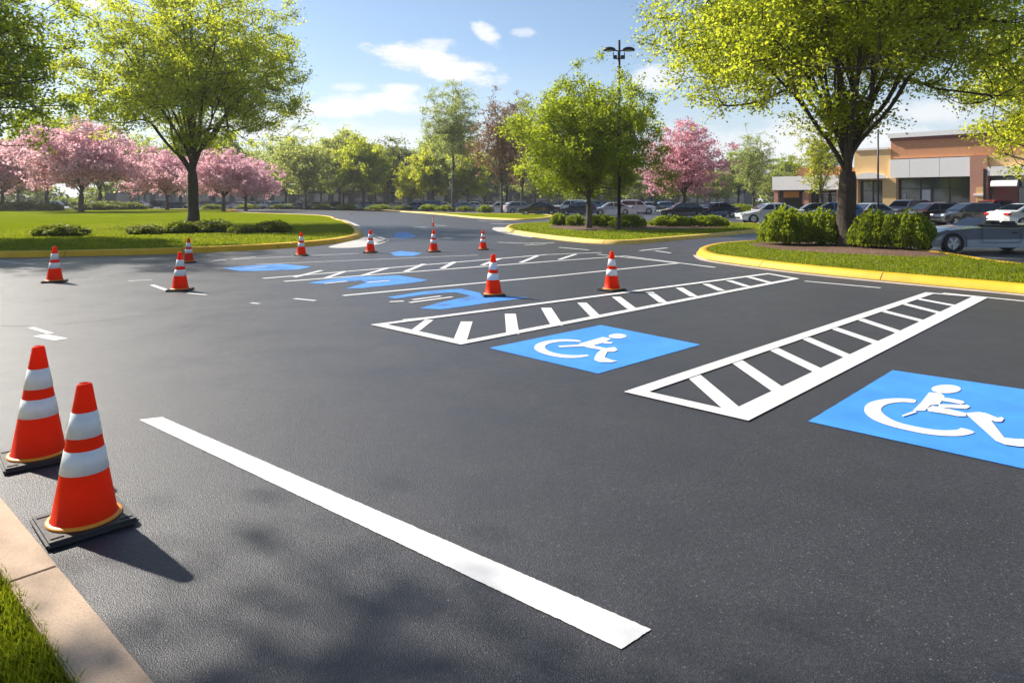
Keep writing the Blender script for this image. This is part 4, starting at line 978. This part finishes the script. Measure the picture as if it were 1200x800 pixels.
def shopwin(x0, x1, z0, z1, cols, mid):
    fr = []; t = .07; 
    for x in cols: fr.append((x-t, x+t, .5, .62, z0, z1))
    fr += [(x0, x1, .49, .63, z1-t, z1+.001), (x0, x1, .49, .63, z0-.001, z0+t), (x0, x1, .485, .635, mid-t/2, mid+t/2)]
    w = bpart('window', 'shopglass', [(x0, x1, .55, .57, z0, z1)]); bpart('window_frame', 'window_frame', fr, w)
    return w
shopwin(.95, 7.2, .15, 3.9, [1.0, 2.9, 3.9, 5.4, 7.15], 2.85); shopwin(8.62, 25, .15, 3.9, [8.7, 11.5, 14, 17, 20, 23], 2.85); shopwin(-2.7, -.37, .15, 3.7, [-2.65, -1.5, -.4], 2.7)
bpart('poster', 'curtain', [(3.0, 3.75, .47, .485, .9, 2.7), (1.3, 1.6, .47, .485, .5, 2.3)])
bm = bmesh.new()
for i in range(8):
    a0, a1 = math.pi/2*i/8, math.pi/2*(i+1)/8
    P = [(8.9, -.9*math.cos(a)+.0, 2.95+.6*math.sin(a)) for a in (a0, a1)]
    bm.faces.new([bm.verts.new(q) for q in (P[0], P[1], (10.9, P[1][1], P[1][2]), (10.9, P[0][1], P[0][2]))])
for x in (8.9, 10.9): bm.faces.new([bm.verts.new((x, 0, 2.95))]+[bm.verts.new((x, -.9*math.cos(math.pi/2*i/8), 2.95+.6*math.sin(math.pi/2*i/8))) for i in range(9)])
from_bm('awning', bm, M['fascia'], bl)
bpart('downpipe', 'dark_metal', [(8.3, 8.5, -.56, -.402, 0, 4.6)])
bpart('planter_wall', 'rust_trim', [(9.0, 10.8, .2, .5, 0, 2.9)])
# lower wing
wg = empty('shop_wing', (FA.x-FU.x*0, FA.y, 0), fang, 'low shop wing with a long white canopy left of the ochre bay', 'building')
bpart('wall', 'inner', [(-12.5, -3.35, 3.0, 14, 0, 2.9)], wg); bpart('canopy', 'fascia', [(-12.5, -3.35, 1.0, 4, 2.85, 4.4)], wg)
bpart('roof', 'brick', [(-11.5, -6.5, 5.5, 11, 4.0, 5.6)], wg); bpart('roof', 'fascia', [(-12.5, -3.35, 4.01, 14, 2.9, 3.9)], wg)
for x in (-5.2, -8.7, -12.2): bpart('column', 'pier', [(x-.25, x+.25, 1.3, 1.8, 0, 2.85)], wg)
bpart('sign', 'signorange', [(-12.0, -10.2, 2.94, 2.995, 2.0, 2.7)], wg); bpart('sign', 'signpink', [(-9.8, -8.8, 2.94, 2.995, 1.2, 2.6)], wg)
for x0, x1 in ((-8.3, -6.9), (-6.5, -5.6)):
    w = bpart('window', 'shopglass', [(x0, x1, 2.9, 2.96, .6, 2.4)], wg); bpart('window_frame', 'fascia', [(x0-.08, x1+.08, 2.88, 2.99, 2.4, 2.5), (x0-.08, x1+.08, 2.88, 2.99, .5, .6)], w)
# long grey building far behind the trees
fb = empty('low_grey_building', (0, 176, 0), 0, 'long low grey building glimpsed between the far tree trunks', 'building')
bpart('wall', 'greywall', [(-105, 62, 0, 12, 0, 4.4)], fb); bpart('roof_edge', 'fascia', [(-105.2, 62.2, -.4, 12.2, 4.4, 4.9)], fb)
bm_ = []
for i in range(32):
    x = -102+i*5.1; w = bpart('window', 'shopglass', [(x, x+3.6, -.06, -.005, .8, 3.4)], fb)
bpart('base_band', 'fascia', [(-105.1, 62.1, -.12, -.07, .05, .6)], fb)

# kerb drain on the right island's kerb
x, y = G(936, 314.5); dr = tag(from_bm('drain_grate', (lambda b: (box(b, -.17, .17, -.02, .05, .03, .12, Matrix.Translation((x, y, 0)) @ Matrix.Rotation(R(-42), 4, 'Z'), bev=.006), b)[1])(bmesh.new()), M['dark_metal']), 'small dark drain opening in the yellow kerb of the right island', 'drain')

# thin spring haze over the whole place
bm = bmesh.new(); box(bm, -705, 705, -155, 805, -1.05, 26)
me = bpy.data.meshes.new('haze'); bm.to_mesh(me); bm.free()
hm = bpy.data.materials.new('haze'); hm.use_nodes = True; nt = hm.node_tree; nt.nodes.clear()
ho = nt.nodes.new('ShaderNodeOutputMaterial'); pv = nt.nodes.new('ShaderNodeVolumePrincipled'); pv.inputs['Color'].default_value = (.93, .95, 1, 1); pv.inputs['Density'].default_value = .00035; pv.inputs['Anisotropy'].default_value = .3
nt.links.new(pv.outputs[0], ho.inputs['Volume'])
tag(link('haze', me, hm), 'thin pale haze over the far trees', 'haze', kind='stuff')

# clean up: drop prototypes that were never placed
for k, r in protos.items():
    if k not in used:
        for c in list(r.children_recursive): bpy.data.objects.remove(c)
        bpy.data.objects.remove(r)
